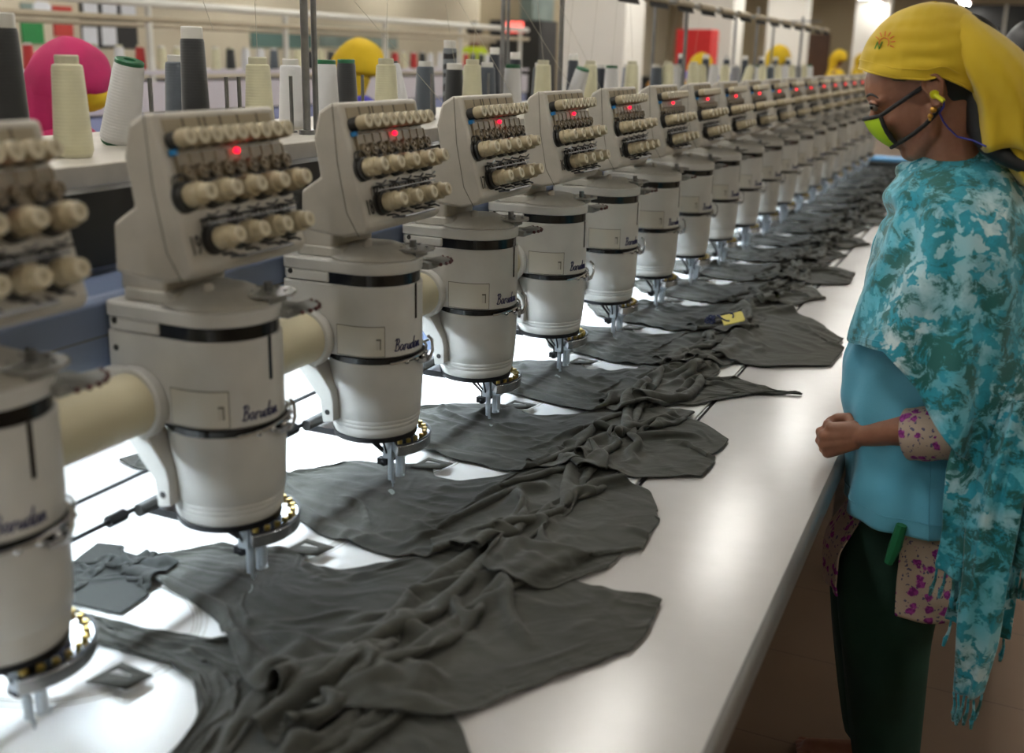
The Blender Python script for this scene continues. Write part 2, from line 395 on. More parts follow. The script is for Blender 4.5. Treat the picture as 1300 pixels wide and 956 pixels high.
    for i in range(9):
        c=tp(.020+.0245*i,.036,.0)
        if k0 is None: k0=mb.build('small_tension_knob',[M['dark'],M['cream'],M['creamlt'],M['ink']],bx); k0.location=c-Vector(o)
        else:
            q=k0.copy(); COL.objects.link(q); q.location=c-Vector(o)
    # big knobs, with a spring disc at the base
    mb=MB(); mb.mat(0).lathe([(.0195,0),(.0195,.004),(.014,.006),(.0185,.008),(.0185,.012),(.012,.013)],(0,0,0),TN,24)
    mb.mat(1).lathe([(.0135,.012),(.0148,.014),(.0148,.022),(.0135,.0235),(.0135,.025),(.0145,.0262),(.0143,.033),(.0122,.0345),(.0112,.0355),(.0112,.044),(.0104,.046)],(0,0,0),TN,24)
    mb.mat(2).lathe([(.0104,.0459),(.0098,.0475),(.0048,.0475),(.0045,.045)],(0,0,0),TN,20); mb.mat(3).lathe([(.0046,.0455),(.0,.0456)],(0,0,0),TN,12,False)
    up_=-TD
    for a in (0,.006):
        ring=[TN*(.004+a)+up_*(.017+.011*math.cos(t))+Vector((0,1,0))*(-.004+.011*math.sin(t)) for t in np.linspace(0,2*PI,15)[:-1]]
        mb.mat(0).tube(ring,.0013,5,True)
    b0=None
    for q_,ps in ((.105,[.014+.049*i for i in range(5)]),(.162,[.0465+.049*i for i in range(4)])):
        for p in ps:
            c=tp(p,q_,0)
            if b0 is None: b0=mb.build('tension_knob',[M['dark'],M['cream'],M['creamlt'],M['ink']],bx); b0.location=c-Vector(o)
            else:
                q=b0.copy(); COL.objects.link(q); q.location=c-Vector(o)
    # guide bars
    mb=MB(); mb.mat(1); onp(mb,.03,.228,.1345,.1375,.004,.009); mb.mat(0)
    mb.cyl(tp(.03,.142,.012),tp(.215,.142,.012),.0018,8)
    for i in range(5): mb.tube([tp(.05+.04*i,.130,0),tp(.05+.04*i,.133,.012),tp(.055+.04*i,.128,.016)],.0016,5)
    mb.tube([tp(.075,.188,.0),tp(.075,.190,.022),tp(.175,.190,.022),tp(.18,.184,.0)],.0024,6)
    mb.mat(1)
    for i in range(4): mb.tube([tp(.06+.045*i,.183,0),tp(.06+.045*i,.183,.014),tp(.066+.045*i,.187,.018)],.0018,5)
    mb.build('guide_bar',[M['steel'],M['dsteel']],bx,o)
    return root
def number_plate(parent,txt):
    """small black figures on the tension panel"""
    cu=bpy.data.curves.new('number_text','FONT'); cu.body=txt; cu.size=.034; cu.extrude=.0004; cu.align_x='CENTER'; cu.align_y='CENTER'
    t=bpy.data.objects.new('tmp',cu); COL.objects.link(t)
    dg=bpy.context.evaluated_depsgraph_get(); me=bpy.data.meshes.new_from_object(t.evaluated_get(dg)); bpy.data.objects.remove(t)
    me.name='number_plate'; me.materials.clear(); me.materials.append(M['ink'])
    o=bpy.data.objects.new('number_plate',me); COL.objects.link(o); o.parent=parent
    c=tp(.0145,.166,.0012)-Vector(HB)
    X=Vector((0,1,0)); Y=-TD; Z=TN
    o.matrix_local=Matrix(((X.x*.6,Y.x,Z.x,c.x),(X.y*.6,Y.y,Z.y,c.y),(X.z*.6,Y.z,Z.z,c.z),(0,0,0,1)))
    o['label']='black number %s on the panel corner'%txt
H0=make_head(); HEADS=[]
ordn=['leftmost','second','third','fourth','fifth','sixth','seventh','eighth','ninth','tenth','eleventh','twelfth','thirteenth','fourteenth','fifteenth','sixteenth','seventeenth','eighteenth','nineteenth','twentieth']
def NY(k): return .753+.4*k
for k in range(20):
    h=H0 if k==0 else copy_tree(H0)
    HEADS.append(h)
for k,h in enumerate(HEADS):
    h.location=(HB[0],NY(k),HB[2])
    if k==0: lb='nearest white embroidery head, cut off by the left edge'
    elif k==19: lb='farthest white embroidery head at the end of the row behind the woman'
    else: lb='%s white embroidery head from the left, in the long row with knob panels'%ordn[k]
    tag(h,lb,'embroidery head','embroidery heads in one long row')
    bx=[c for c in h.children if c.name.startswith('tension_box')][0]
    number_plate(bx,str(20-k))
# ------------------------------------------------------------------ beam, shelf, bed, table
Y0,Y1=-.9,8.9
bm_=empty('machine_beam',(-1.25,4.0,0),'blue-grey machine beam running behind all the embroidery heads','machine beam')
o=(-1.25,4.0,0)
mb=MB(); mb.prism([(-1.102,1.125),(-1.102,1.222),(-1.112,1.232),(-1.205,1.240),(-1.205,1.330),(-1.42,1.330),(-1.42,1.125)],'y',Y0,Y1)
b=mb.build('beam_body',[M['blue']],bm_,o,bevel=.004)
mb=MB()
for k in range(-3,20):
    y=NY(k)+.2
    for dx,z in ((0,1.20),(.0,1.155)): mb.cyl((-1.1025,y-.075,z),(-1.1005,y-.075,z),.006,10); mb.cyl((-1.1025,y-.02,z-.012),(-1.1005,y-.02,z-.012),.0035,8)
mb.build('beam_bolt',[M['dark']],b,o)
mb=MB(); 
for k in range(-2,21):
    y=NY(k)-.2; mb.box(-1.1016,-1.1008,y-.12,y+.12,1.1755,1.1775)
mb.build('beam_seam',[M['line']],b,o)
mb=MB(); mb.box(-1.24,-1.19,Y0,Y1,1.250,1.360); mb.build('dark_channel',[M['dark']],bm_,o)
# strip lamps under the beam that light the bed
mb=MB(); mb.mat(0).box(-1.20,-1.15,Y0+.1,Y1-.1,1.105,1.125); mb.mat(1).box(-1.19,-1.16,Y0+.15,Y1-.15,1.1015,1.105)
q=mb.build('work_light_strip',[M['fix'],M['worklamp']],bm_,o); q['label']='cool white strip light under the beam'
for y in (-.8,2.4,5.6,8.8):
    mb=MB(); mb.box(-1.42,-1.32,y-.05,y+.05,.80,1.125); mb.build('beam_leg',[M['blue']],bm_,o,bevel=.005)
sh=empty('thread_shelf',(-1.5,4,1.36),'long pale grey thread rack shelf above the beam with slim steel rods and pipe rails','thread rack'); o=(-1.5,4,1.36)
mb=MB(); mb.box(-1.78,-1.285,Y0,Y1,1.362,1.385); mb.box(-1.295,-1.280,Y0,Y1,1.352,1.387); mb.build('shelf_board',[M['box']],sh,o,bevel=.003)
# pins standing on the shelf
pins=[(190,1),(287,1),(303,1),(270,0)]
for y in (1.567,1.784,1.824,2.003,2.297,2.649,3.007):
    mb=MB(); mb.cyl((-1.46,y,1.385),(-1.46,y,1.508),.0042,8); mb.lathe([(.012,1.385),(.012,1.389)],(-1.46,y,0),(0,0,1),10); mb.build('cone_pin',[M['steel']],sh,o)
for x,ys in ((-1.40,(-.06+.45,1.975,3.437,4.95,6.45,7.9)),(-1.74,(3.70,5.55,7.35,8.6))):
    for y in ys:
        mb=MB(); mb.cyl((x,y,1.385),(x,y,1.86),.0085,12); mb.lathe([(.018,1.385),(.018,1.395)],(x,y,0),(0,0,1),12); mb.build('rack_pole',[M['steel']],sh,o)
for x,ys in ((-1.40,(2.01,)),(-1.74,(3.745,))):
    for y in ys:
        mb=MB(); mb.cyl((x,y,1.385),(x,y,1.86),.0065,12); mb.build('rack_pole',[M['steel']],sh,o)
mb=MB(); mb.mat(1).cyl((-1.40,Y0,1.800),(-1.40,Y1,1.800),.010,10); mb.mat(0)
y=Y0+.05
while y<Y1:
    mb.cyl((-1.40,y,1.80),(-1.40,y+.26,1.80),.0175,10); y+=.40
mb.build('guide_rail',[M['tan'],M['steel']],sh,o)
mb=MB()
y=Y0+.06
while y<Y1:
    for i in range(9): mb.cyl((-1.395,y+.028*i,1.795),(-1.38,y+.028*i,1.765),.005,6)
    y+=.40
q=mb.build('thread_guide_beads',[M['dark']],sh,o); q['kind']='stuff'
mb=MB(); mb.cyl((-1.74,Y0,1.855),(-1.74,Y1,1.855),.012,10); mb.box(-1.76,-1.39,-.81,-.79,1.85,1.86); mb.box(-1.76,-1.39,8.59,8.61,1.85,1.86)
mb.build('pipe_rail',[M['steel']],sh,o)
# bed
bd=empty('machine_bed',(-1.2,4,.77),'bright white machine bed under the embroidery heads, cloth pieces lying on it','machine bed'); o=(-1.2,4,.77)
mb=MB(); mb.mat(0).box(-1.95,-.545,Y0,Y1,.772,.800); mb.build('bed_top',[M['bed']],bd,o,bevel=.002)
mb=MB()
y=Y0+.4
while y<Y1:
    for dy in (0,.03): mb.lathe([(.0045,.7995),(.004,.8012),(.0015,.8012)],(-.575,y+dy,0),(0,0,1),10)
    y+=.93
mb.build('bed_screw',[M['dark']],bd,o)
mb=MB(); mb.box(-.543,-.539,Y0,Y1,.765,.7985); mb.build('bed_edge_trim',[M['steel']],bd,o)
for k in (0,1):
    c=(-1.035,NY(k)+.18)
for y in (-.8,2.4,5.6,8.8):
    mb=MB(); mb.box(-.75,-.67,y-.04,y+.04,0,.772); mb.box(-1.85,-1.77,y-.04,y+.04,0,.772); mb.build('bed_leg',[M['blue']],bd,o,bevel=.004)
# embroidery base ring printed on the bed: raised fine rings at each head
mb=MB()
for k in range(0,20):
    c=(-1.050,NY(k)+.172)
    for r in (.150,.155,.160,.168):
        mb.tube([(c[0]+r*math.cos(t),c[1]+r*math.sin(t),.8003) for t in np.linspace(0,2*PI,49)[:-1]],.0008,4,True)
q=mb.build('bed_ring',[M['box']],bd,o); q['kind']='stuff'
ft=empty('front_table',(-.38,4,.765),'pale grey laminate front table with dark rounded edge, where the woman stands','table'); o=(-.38,4,.765)
mb=MB(); mb.box(-.533,-.226,Y0,Y1,.768,.7995); mb.build('table_top',[M['table']],ft,o,bevel=.0015)
mb=MB(); mb.prism([(-.226,.7995),(-.222,.7985),(-.217,.794),(-.214,.787),(-.214,.762),(-.226,.762)],'y',Y0,Y1); mb.build('edge_strip',[M['edge']],ft,o)
mb=MB(); mb.box(-.30,-.226,Y0,Y1,.735,.7625); mb.box(-.524,-.50,Y0,Y1,.735,.768); mb.build('under_rail',[M['wood']],ft,o,bevel=.001)
for y in (-.8,3.2,6.0,8.8):
    mb=MB(); mb.box(-.34,-.30,y-.02,y+.02,0,.768); mb.box(-.50,-.46,y-.02,y+.02,0,.768); mb.build('table_leg',[M['steel']],ft,o,bevel=.002)
# ------------------------------------------------------------------ garments: position-based cloth dropped and gathered on the bed
TOP=.8
GX0,GX1,GY0,GY1,GC=-1.9,0.1,-1.2,10.2,.008
GF=np.full((int((GX1-GX0)/GC)+1,int((GY1-GY0)/GC)+1),TOP)
def gi(x,y): return (np.clip(((x-GX0)/GC).astype(int),0,GF.shape[0]-1),np.clip(((y-GY0)/GC).astype(int),0,GF.shape[1]-1))
def vn(rs,U,V,fu,fv):
    g=rs.rand(int(fu)+4,int(fv)+4)*2-1
    a=U*fu; b=V*fv; i=a.astype(int); j=b.astype(int); s=a-i; t=b-j
    s=s*s*(3-2*s); t=t*t*(3-2*t)
    return (g[i,j]*(1-s)*(1-t)+g[i+1,j]*s*(1-t)+g[i,j+1]*(1-s)*t+g[i+1,j+1]*s*t)
def simulate(P,Rst,steps,fr=.5,damp=.95,bend=.75,thick=.0035,g=.0009,update=True,extra=0):
    nu,nv=P.shape[:2]; V=np.zeros_like(P); cons=[]; sl=slice
    def add(sa,sb,k): cons.append((sa,sb,np.linalg.norm(Rst[sa]-Rst[sb],axis=-1),k))
    for c in (0,1):
        add((sl(c,nu-1,2),sl(None)),(sl(c+1,nu,2),sl(None)),1.)
        add((sl(None),sl(c,nv-1,2)),(sl(None),sl(c+1,nv,2)),1.)
        add((sl(c,nu-1,2),sl(0,nv-1)),(sl(c+1,nu,2),sl(1,nv)),.5)
        add((sl(c,nu-1,2),sl(1,nv)),(sl(c+1,nu,2),sl(0,nv-1)),.5)
    for c in range(4):
        a=np.arange(c,nu-2,4); add((a,sl(None)),(a+2,sl(None)),bend)
        b=np.arange(c,nv-2,4); add((sl(None),b),(sl(None),b+2),bend)
    for st in range(steps):
        V*=damp; V[...,2]-=g
        Q=P+V
        for it in range(6):
            for sa,sb,d,k in cons:
                D=Q[sa]-Q[sb]; L=np.linalg.norm(D,axis=-1)+1e-9
                C=(D*((L-d)/L*.5*k)[...,None]); Q[sa]=Q[sa]-C; Q[sb]=Q[sb]+C
            if it%2:
                ix,iy=gi(Q[...,0],Q[...,1]); h=GF[ix,iy]+thick+extra
                Q[...,2]=np.where(Q[...,2]<h,h,Q[...,2])
        ix,iy=gi(Q[...,0],Q[...,1]); h=GF[ix,iy]+thick*1.3+extra
        m=(Q[...,2]<h)[...,None]
        D=Q-P; mx=np.linalg.norm(D,axis=-1)[...,None]; D=D*np.minimum(1,.02/(mx+1e-9))
        D[...,:2]=np.where(m,D[...,:2]*fr,D[...,:2])
        V=D.copy(); P=P+D
    if update: stamp(P)
    return P
def stamp(P):
    if 1:
        for a in np.linspace(0,1,4,endpoint=False):
            for b in np.linspace(0,1,4,endpoint=False):
                Q=(P[:-1,:-1]*(1-a)*(1-b)+P[1:,:-1]*a*(1-b)+P[:-1,1:]*(1-a)*b+P[1:,1:]*a*b)
                ix,iy=gi(Q[...,0],Q[...,1]); np.maximum.at(GF,(ix,iy),Q[...,2])
FL={0:dict(x=[-.6,-.5,-.42],lo=[-.10,-.08,-.02],hi=[.26,.2,.12]),
 1:dict(x=[-.6,-.5,-.42,-.37],lo=[-.24,-.16,-.02,.05],hi=[.25,.205,.198,.195]),
 2:dict(x=[-.6,-.52,-.465],lo=[-.22,-.20,-.12],hi=[.18,.16,.09]),
 3:dict(x=[-.6,-.52,-.45],lo=[-.14,-.11,-.08],hi=[.20,.18,.12]),
 4:dict(x=[-.6,-.50,-.37],lo=[-.10,.0,.10],hi=[.17,.15,.13]),
 5:dict(x=[-.6,-.57,-.55],lo=[-.14,-.12,-.02],hi=[.2,.18,.14]),
 6:dict(x=[-.6,-.48,-.34],lo=[-.42,-.45,-.36],hi=[.12,.06,-.08]),
 7:dict(x=[-.6,-.55,-.50],lo=[-.14,-.12,-.04],hi=[.2,.18,.1])}
def garment(k,ny,seed,nu=104,nv=52,steps=64):
    rs=np.random.RandomState(seed); fl=FL.get(k,FL[7 if k%2 else 3])
    U,V=np.meshgrid(np.linspace(0,1,nu),np.linspace(0,1,nv),indexing='ij')
    xt=fl['x'][-1]; La=.39; Lb=.42; Lc=xt+.58; tot=La+Lb+Lc; s=U*tot
    x=np.where(s<La,-1.13+s,np.where(s<La+Lb,-.74+(s-La)/Lb*.16,-.58+(s-La-Lb)))
    xs=[-1.13,-1.05,-.97,-.92,-.89,-.84,-.79,-.74,-.70,-.62,-.60]
    lo=[-.08,-.18,-.205,-.215,-.22,-.225,-.23,-.22,-.19,-.16,fl['lo'][0]]
    hi=[-.04,.055,.085,.10,.062,.066,.115,.20,.22,.23,fl['hi'][0]]
    if k==1: lo[:8]=[-.07,-.08,-.10,-.12,-.135,-.17,-.21,-.24]; lo[8:]=[-.25,-.25,-.24]
    if k==0: hi[:]=[.17,.215,.225,.235,.24,.25,.26,.26,.26,.26,.26]; lo[:8]=[.13,.16,.155,.15,.15,.13,.08,-.05]
    XL=xs+fl['x'][1:]; LO=lo+fl['lo'][1:]; HI=hi+fl['hi'][1:]
    yl=np.interp(x,XL,LO)+.010*vn(rs,U,U*0,9,1); yh=np.interp(x,XL,HI)+.008*vn(rs,U,U*0,9,1)
    fold=.12*np.clip((-.70-x)/.08,0,1)            # the near edge is folded back on itself
    Vy=V.copy(); y=yl+(yh-yl)*Vy
    wz=np.exp(-((x+.65)/.09)**2); pz=np.clip((-.74-x)/.1,0,1)
    wid=(yh-yl)*(1.05+.28*wz+.03*pz+(.16 if k>1 else .02)*np.clip((x+.6)/.05,0,1)); mid=(yl+yh)/2
    Rst=np.stack([-1.13+s*1.035,mid+(V-.5)*wid,np.zeros_like(x)],-1)
    ph=rs.rand(4)*6
    z=.84+.065*wz*np.sin((s-La)/Lb*6.28*1.35+(V-.5)*2.+ph[0])+.014*wz*np.sin(V*6.28*1.3+s*9+ph[1])+.012*wz*vn(rs,U,V,8,5)
    z=z+pz*(.016*np.sin((x*.6+y*1.0)*48+4*vn(rs,U,V,5,3))*vn(rs,V,U,6,9)+.010*vn(rs,U,V,14,8))
    z=z+(.034 if k>1 else .014)*np.clip((x+.6)/.12,0,1)*np.sin(V*9+ph[2]+s*9)*(1+vn(rs,U,V,6,4))
    z=z+pz*.014*np.exp(-((V-.10)/.05)**2)
    P=np.stack([x+.02*wz*vn(rs,U,V,8,6)+.05*wz*(V-.5),y+ny,z],-1); Rst[...,1]+=ny
    ix,iy=gi(P[...,0],P[...,1]); P[...,2]+=GF[ix,iy]-TOP
    ex=pz*.006*np.exp(-((V-.085)/.055)**4)+pz*.0025*np.clip(vn(rs,U,V,20,12),0,1)
    P=simulate(P,Rst,steps,extra=ex,update=False)
    # creases pressed into the cloth where it lies flat
    h=P[...,2].min(); fl_=np.clip((.845-P[...,2])/.03,0,1)
    X_,Y_=P[...,0],P[...,1]-ny
    n1=vn(rs,U,V,6,4); n2=vn(rs,U,V,9,7); n3=vn(rs,U,V,22,14)
    r1=1-np.abs(np.sin((X_*.5+Y_*1.1)*34+3.2*n1)); r2=1-np.abs(np.sin((X_*1.0-Y_*.35)*26+3.5*n2))
    P[...,2]+=fl_*(.0125*r1**3*np.clip(.35+n2,0,1)+.011*r2**3*np.clip(.25+n1,0,1)+.0022*np.abs(n3))*(.55+.45*pz)
    stamp(P); return P
def mesh_from(P,name,mats,parent=None,off=(0,0,0),sub=1,th=.0016):
    mb=MB(); mb.grid(P.tolist())
    o=mb.build(name,mats,parent,off,ang=0,sub=sub)
    m=o.modifiers.new('thickness','SOLIDIFY'); m.thickness=th; m.offset=1
    return o
GA=[]
gl={0:'nearest olive garment, cut off by the bottom edge, under the leftmost head',
 1:'large olive garment with a broad square-cut sleeve nearest the viewer',
 2:'olive garment with a rounded folded sleeve, just behind the square-cut one',
 3:'olive garment with a squared cuff just left of the hand, third sleeve along the table',
 4:'olive garment with one long pointed sleeve reaching farthest across the grey table',
 5:'olive garment bunched into a steep crumpled heap beside the bed edge, before the yellow tag',
 6:'olive garment with a wide rounded piece hanging over the table beyond the yellow tag',
 7:'olive garment bunched right behind the wide rounded piece'}
protos={}
def strip_tab(ny,parent,off):
    """little strap with a long buttonhole beside the neckline"""
    mb=MB(); z=TOP+.006
    x0,x1=-.945,-.885; y0_,y1_=ny+.085,ny+.135
    def Z(x,y): return z+.006*math.sin((x+.945)*40)
    P=[]
    outer=[(x0,y0_),(x1,y0_+.006),(x1+.006,y1_-.006),(x0+.01,y1_)]
    hole=[(x0+.014,y0_+.022),(x1-.014,y0_+.026),(x1-.013,y1_-.020),(x0+.016,y1_-.014)]
    vs=[(a,b,Z(a,b)) for a,b in outer+hole]
    mb.add(vs,[(0,1,5,4),(1,2,6,5),(2,3,7,6),(3,0,4,7)])
    q=mb.build('buttonhole_tab',[M['olive']],parent,off,ang=0,sub=0); m=q.modifiers.new('t','SOLIDIFY'); m.thickness=.002; m.offset=1
    return q
def stitch_patch(ny,parent,off,P):
    """small patch of fresh stitching beneath the needle, lying on the cloth"""
    mb=MB(); d=np.hypot(P[...,0]+.918,P[...,1]-(ny-.03)); i,j=np.unravel_index(np.argmin(d),d.shape)
    i=min(max(i,3),P.shape[0]-4); j=min(max(j,3),P.shape[1]-4)
    N=P[i-1:i+2,j-1:j+2].copy(); N[...,2]+=.0016; 
    mb.grid(N.tolist()); q=mb.build('stitched_patch',[M['stitch']],parent,off,ang=0,sub=1); return q
for k in range(0,8):
    ny=NY(k); P=garment(k,ny,10+k); protos[k]=P
    off=(-.75,ny,TOP)
    e=empty('olive_garment',off,gl[k],'garment','olive garment pieces lying under the needles')
    mesh_from(P,'cloth',[M['olive']],e,off,sub=1 if k>4 else 2)
    strip_tab(ny,e,off); stitch_patch(ny,e,off,P)
    GA.append(e)
for k in range(8,20):
    src=(3,5,7,5,3,7,2,5,7,3,5,7)[k-8]
    c=copy_tree(GA[src]); c.location=(-.75+R_.uniform(-.01,.01),NY(k),TOP+.0005*(k-7))
    tag(c,'olive garment lying under the needle of the %s embroidery head from the left'%ordn[k]); GA.append(c)
# loose black cloth and pale green piece behind the nearest heads
def heap(cx,cy,lx,ly,seed,name,mat,label,cat,comp=.6,nu=46,nv=46,amp=.05,steps=60):
    rs=np.random.RandomState(seed)
    U,V=np.meshgrid(np.linspace(0,1,nu),np.linspace(0,1,nv),indexing='ij')
    x=cx+(U-.5)*lx*comp; y=cy+(V-.5)*ly*comp*(1-.5*(U-.5)**2); w=.3+.7*np.sin(U*PI)
    z=TOP+.03+amp*w*(np.sin(U*9+V*3+rs.rand()*6)*.6+vn(rs,U,V,4,3))
    P=np.stack([x,y,z],-1); R=np.stack([U*lx,V*ly,U*0],-1)
    P=simulate(P,R,steps,bend=.5)
    mb=MB(); mb.grid(P.tolist()); o=mb.build(name,[mat],None,(cx,cy,TOP),ang=0,sub=1); o.location=(cx,cy,TOP)
    m=o.modifiers.new('thickness','SOLIDIFY'); m.thickness=.002; m.offset=1
    return tag(o,label,cat)
heap(-1.13,1.06,.24,.20,5,'black_cloth',M['bcloth'],'crumpled black cloth between the two nearest embroidery heads','cloth')
heap(-1.36,1.52,.22,.26,6,'green_cloth_piece',M['olive'],'pale crumpled green cloth seen behind the second embroidery head, under the beam','cloth',comp=.75)
# yellow tag with navy string on the garments
e=empty('swing_tag',(-.66,2.93,.86),'small yellow tag with navy string on the olive heap','tag')
def topz(x,y):
    ix,iy=gi(np.array([x]),np.array([y])); return float(GF[max(ix[0]-2,0):ix[0]+3,iy[0]-2:iy[0]+3].max())
tx,ty=-.640,2.93; z=topz(tx,ty)+.004
mb=MB(); 
c,s=math.cos(.5),math.sin(.5)
pts=[(-.030,-.022),(.026,-.022),(.030,-.018),(.030,.018),(.026,.022),(-.030,.022)]
vs=[]
for h in (0,.0025): vs+=[(tx+c*a-s*b,ty+s*a+c*b,z+.012+a*.25+b*.35+h) for a,b in pts]
mb.add(vs,[tuple(range(5,-1,-1)),tuple(range(6,12))]+[(i,(i+1)%6,6+(i+1)%6,6+i) for i in range(6)])
M['ytag']=plain('yellow_paper','CDBE5A',.6,var=.06); M['string']=plain('navy_string','16244F',.7,var=0)
mb.build('tag_card',[M['ytag']],e,(-.66,2.93,.86))
mb=MB(); 
mb.tube([(tx-.02+.022*math.cos(t),ty-.01+.03*math.sin(t),z+.018+.006*math.sin(2*t)) for t in np.linspace(0,5.6,18)],.0022,6)
for j in range(3): mb.tube([(tx-.055+.012*math.cos(t*2+j),ty-.03+.02*math.sin(t+j*2),z+.010+.008*math.cos(t*3)) for t in np.linspace(0,4,12)],.0022,6)
mb.build('tag_string',[M['string']],e,(-.66,2.93,.86))
# blue paper and dark cloth at the far end of the bed
M['bpaper']=plain('blue_sheet','2E8FC4',.5,var=.25,scale=5)
mb=MB(); mb.box(-.95,-.30,8.55,8.85,TOP+.045,TOP+.062); q=mb.build('blue_folder',[M['bpaper']],None,(-.62,8.7,TOP+.045),bevel=.004); q.location=(-.62,8.7,TOP+.045); tag(q,'bright blue flat packet at the far end of the garment row','packet')
mb=MB(); 
for i in range(4): mb.box(-1.0+.01*i,-.28-.012*i,8.42+.01*i,8.88,TOP+.002+.0105*i,TOP+.0115+.0105*i)
q=mb.build('folded_cloth_stack',[M['bcloth']],None,(-.62,8.7,TOP),bevel=.003); q.location=(-.62,8.7,TOP); tag(q,'stack of dark folded cloth under the bright blue packet','cloth stack')
# ------------------------------------------------------------------ thread cones
def conemat(n,c,v=.1):
    m=NT(n); w=m.n('ShaderNodeTexWave',wave_type='BANDS',bands_direction='Z'); w.inputs['Scale'].default_value=55; w.inputs['Distortion'].default_value=1.2; m.l(m.co(),w.inputs['Vector']); m.bump(w.outputs['Fac'],.25,.001)
    return m.set(m.ramp(m.noise(30,3),[(.3,tuple(x*(1-v) for x in lin(c)[:3])),(.7,c)]),.65,**{'Sheen Weight':.3})
M['t_cream']=conemat('cream_thread','D3CFAE'); M['t_white']=conemat('white_thread','D9D9DA',.05); M['t_black']=conemat('black_thread','1D1F21'); M['t_slate']=conemat('slate_thread','4A525B')
M['t_navy']=conemat('dark_navy_thread','1E2530'); M['t_grey']=conemat('grey_thread','8B8D93')
M['core_w']=plain('white_core','D8D6D0',.5,var=.05); M['core_g']=plain('green_core','0F5A36',.45,var=.05); M['core_c']=plain('cream_core','C9C5AB',.5,var=.05); M['core_d']=plain('dark_core','151516',.5,var=0)
m=NT('wave_thread'); w=m.n('ShaderNodeTexWave',wave_type='BANDS',bands_direction='Z',wave_profile='SIN'); w.inputs['Scale'].default_value=9; w.inputs['Distortion'].default_value=5; w.inputs['Detail Scale'].default_value=1.5; m.l(m.co(),w.inputs['Vector']); m.set(m.ramp(w.outputs['Fac'],[(.45,'15171A'),(.6,'6E7479')]),.6); M['t_zig']=m.m
M['t_red']=conemat('red_thread','A8201E')
def cone_proto(mt,core,rb,rt,h,ex,lip):
    e=empty('thread_cone',(0,0,0))
    mb=MB(); mb.lathe([(rb*.93,.006),(rb,.011),(rb*.995,.02),(rt*1.02,h-.008),(rt*.97,h-.002),(rt*.8,h)],seg=28); mb.build('wound_thread',[M[mt]],e)
    mb=MB(); mb.lathe([(rb*.85,0),(rb*.93,.004),(rb*.93,.007),(rb*.5,.008),(rt*lip,h-.004),(rt*lip,h+ex-.002),(rt*lip*.92,h+ex),(rt*.40,h+ex),(rt*.38,h+ex-.02)],seg=24); mb.build('cone_core',[M[core]],e)
    return e
CP={}
def cone(mt,core,x,y,label,z=1.385,rb=.031,rt=.024,h=.138,ex=.014,lip=.78,tilt=None,group='thread cones on the near rack'):
    key=(mt,core,rb,rt,h,ex,lip)
    if key not in CP: CP[key]=e=cone_proto(mt,core,rb,rt,h,ex,lip)
    else: e=copy_tree(CP[key])
    e.location=(x,y,z)
    e.rotation_euler=(tilt[0],tilt[1],R_.uniform(0,6)) if tilt is None or len(tilt)==3 else (tilt[0],tilt[1],0)
    tag(e,label,'thread cone',group); return e
_t=lambda:(0,0)
def cone(mt,core,x,y,label,z=1.385,rb=.031,rt=.024,h=.138,ex=.014,lip=.78,tilt=(0,0),group='thread cones on the near rack'):
    key=(mt,core,rb,rt,h,ex,lip)
    if key not in CP: CP[key]=e=cone_proto(mt,core,rb,rt,h,ex,lip)
    else: e=copy_tree(CP[key])
    e.location=(x,y,z); e.rotation_euler=(tilt[0],tilt[1],0)
    return tag(e,label,'thread cone',group)
tall=dict(rb=.026,rt=.019,h=.175,ex=.022,lip=.92)
CREAM=[(1.318,'large cream thread cone nearest the left edge'),(1.811,'cream thread cone above the leftmost visible gap, behind the first full head'),(2.31,'cream thread cone behind the second full head from the left'),(2.779,'cream thread cone behind the third full head, left of the steel pole'),(3.291,'cream thread cone just right of the tall dark cone pair'),(3.726,'cream thread cone in front of the white column, left one'),(4.20,'cream thread cone in front of the white column, right one'),(4.70,'cream thread cone right after the pole beside the white column'),(5.12,'cream thread cone below the red box')]
for y,lb in CREAM: cone('t_cream','core_c',-1.40,y,lb,h=.150)
cone('t_white','core_g',-1.525,1.545,'white thread cone with green rim tipped right, beside the pink headscarf',rb=.036,rt=.027,h=.155,ex=.006,lip=.97,tilt=(0,.26))
cone('t_black','core_w',-1.48,1.262,'tall black thread cone at the left edge',**dict(tall,rb=.034,rt=.027,h=.205))
cone('t_slate','core_w',-1.60,1.80,'slate blue thread cone half hidden by the tall black cone',h=.15)
cone('t_black','core_w',-1.50,1.735,'tall black thread cone with white top between pink scarf and cream cone',**dict(tall,rb=.029,rt=.023,h=.198))
cone('t_white','core_g',-1.50,2.20,'white thread cone with green rim right behind the double steel pole',h=.15,ex=.008,lip=.97)
cone('t_black','core_g',-1.62,2.47,'black thread cone with dark green rim beside the yellow headscarf',h=.15,ex=.008,lip=.97)
cone('t_white','core_w',-1.53,2.10,'white thread cone partly hidden left of the double pole',h=.145)
cone('t_white','core_d',-1.50,2.55,'white thread cone leaning left behind the second full head',h=.15,ex=.006,tilt=(0,-.20))
cone('t_slate','core_w',-1.52,2.72,'slate thread cone left of the zigzag wound tube',h=.142)
cone('t_zig','core_w',-1.60,3.02,'tall tube wound with dark zigzag thread',rb=.022,rt=.021,h=.195,ex=.022,lip=.9)
cone('t_black','core_w',-1.50,2.86,'short black thread cone with white collar and orange tip, right of zigzag tube',h=.135,ex=.016,lip=.95)
cone('t_slate','core_w',-1.50,3.08,'slate thread cone behind the cream cone left of the pole',h=.140)
cone('t_white','core_g',-1.44,3.14,'white thread cone with green rim just right of the steel pole',h=.140,ex=.010,lip=.97)
cone('t_navy','core_w',-1.56,3.42,'tall dark thread cone right behind the white cone with green rim',**dict(tall,h=.165))
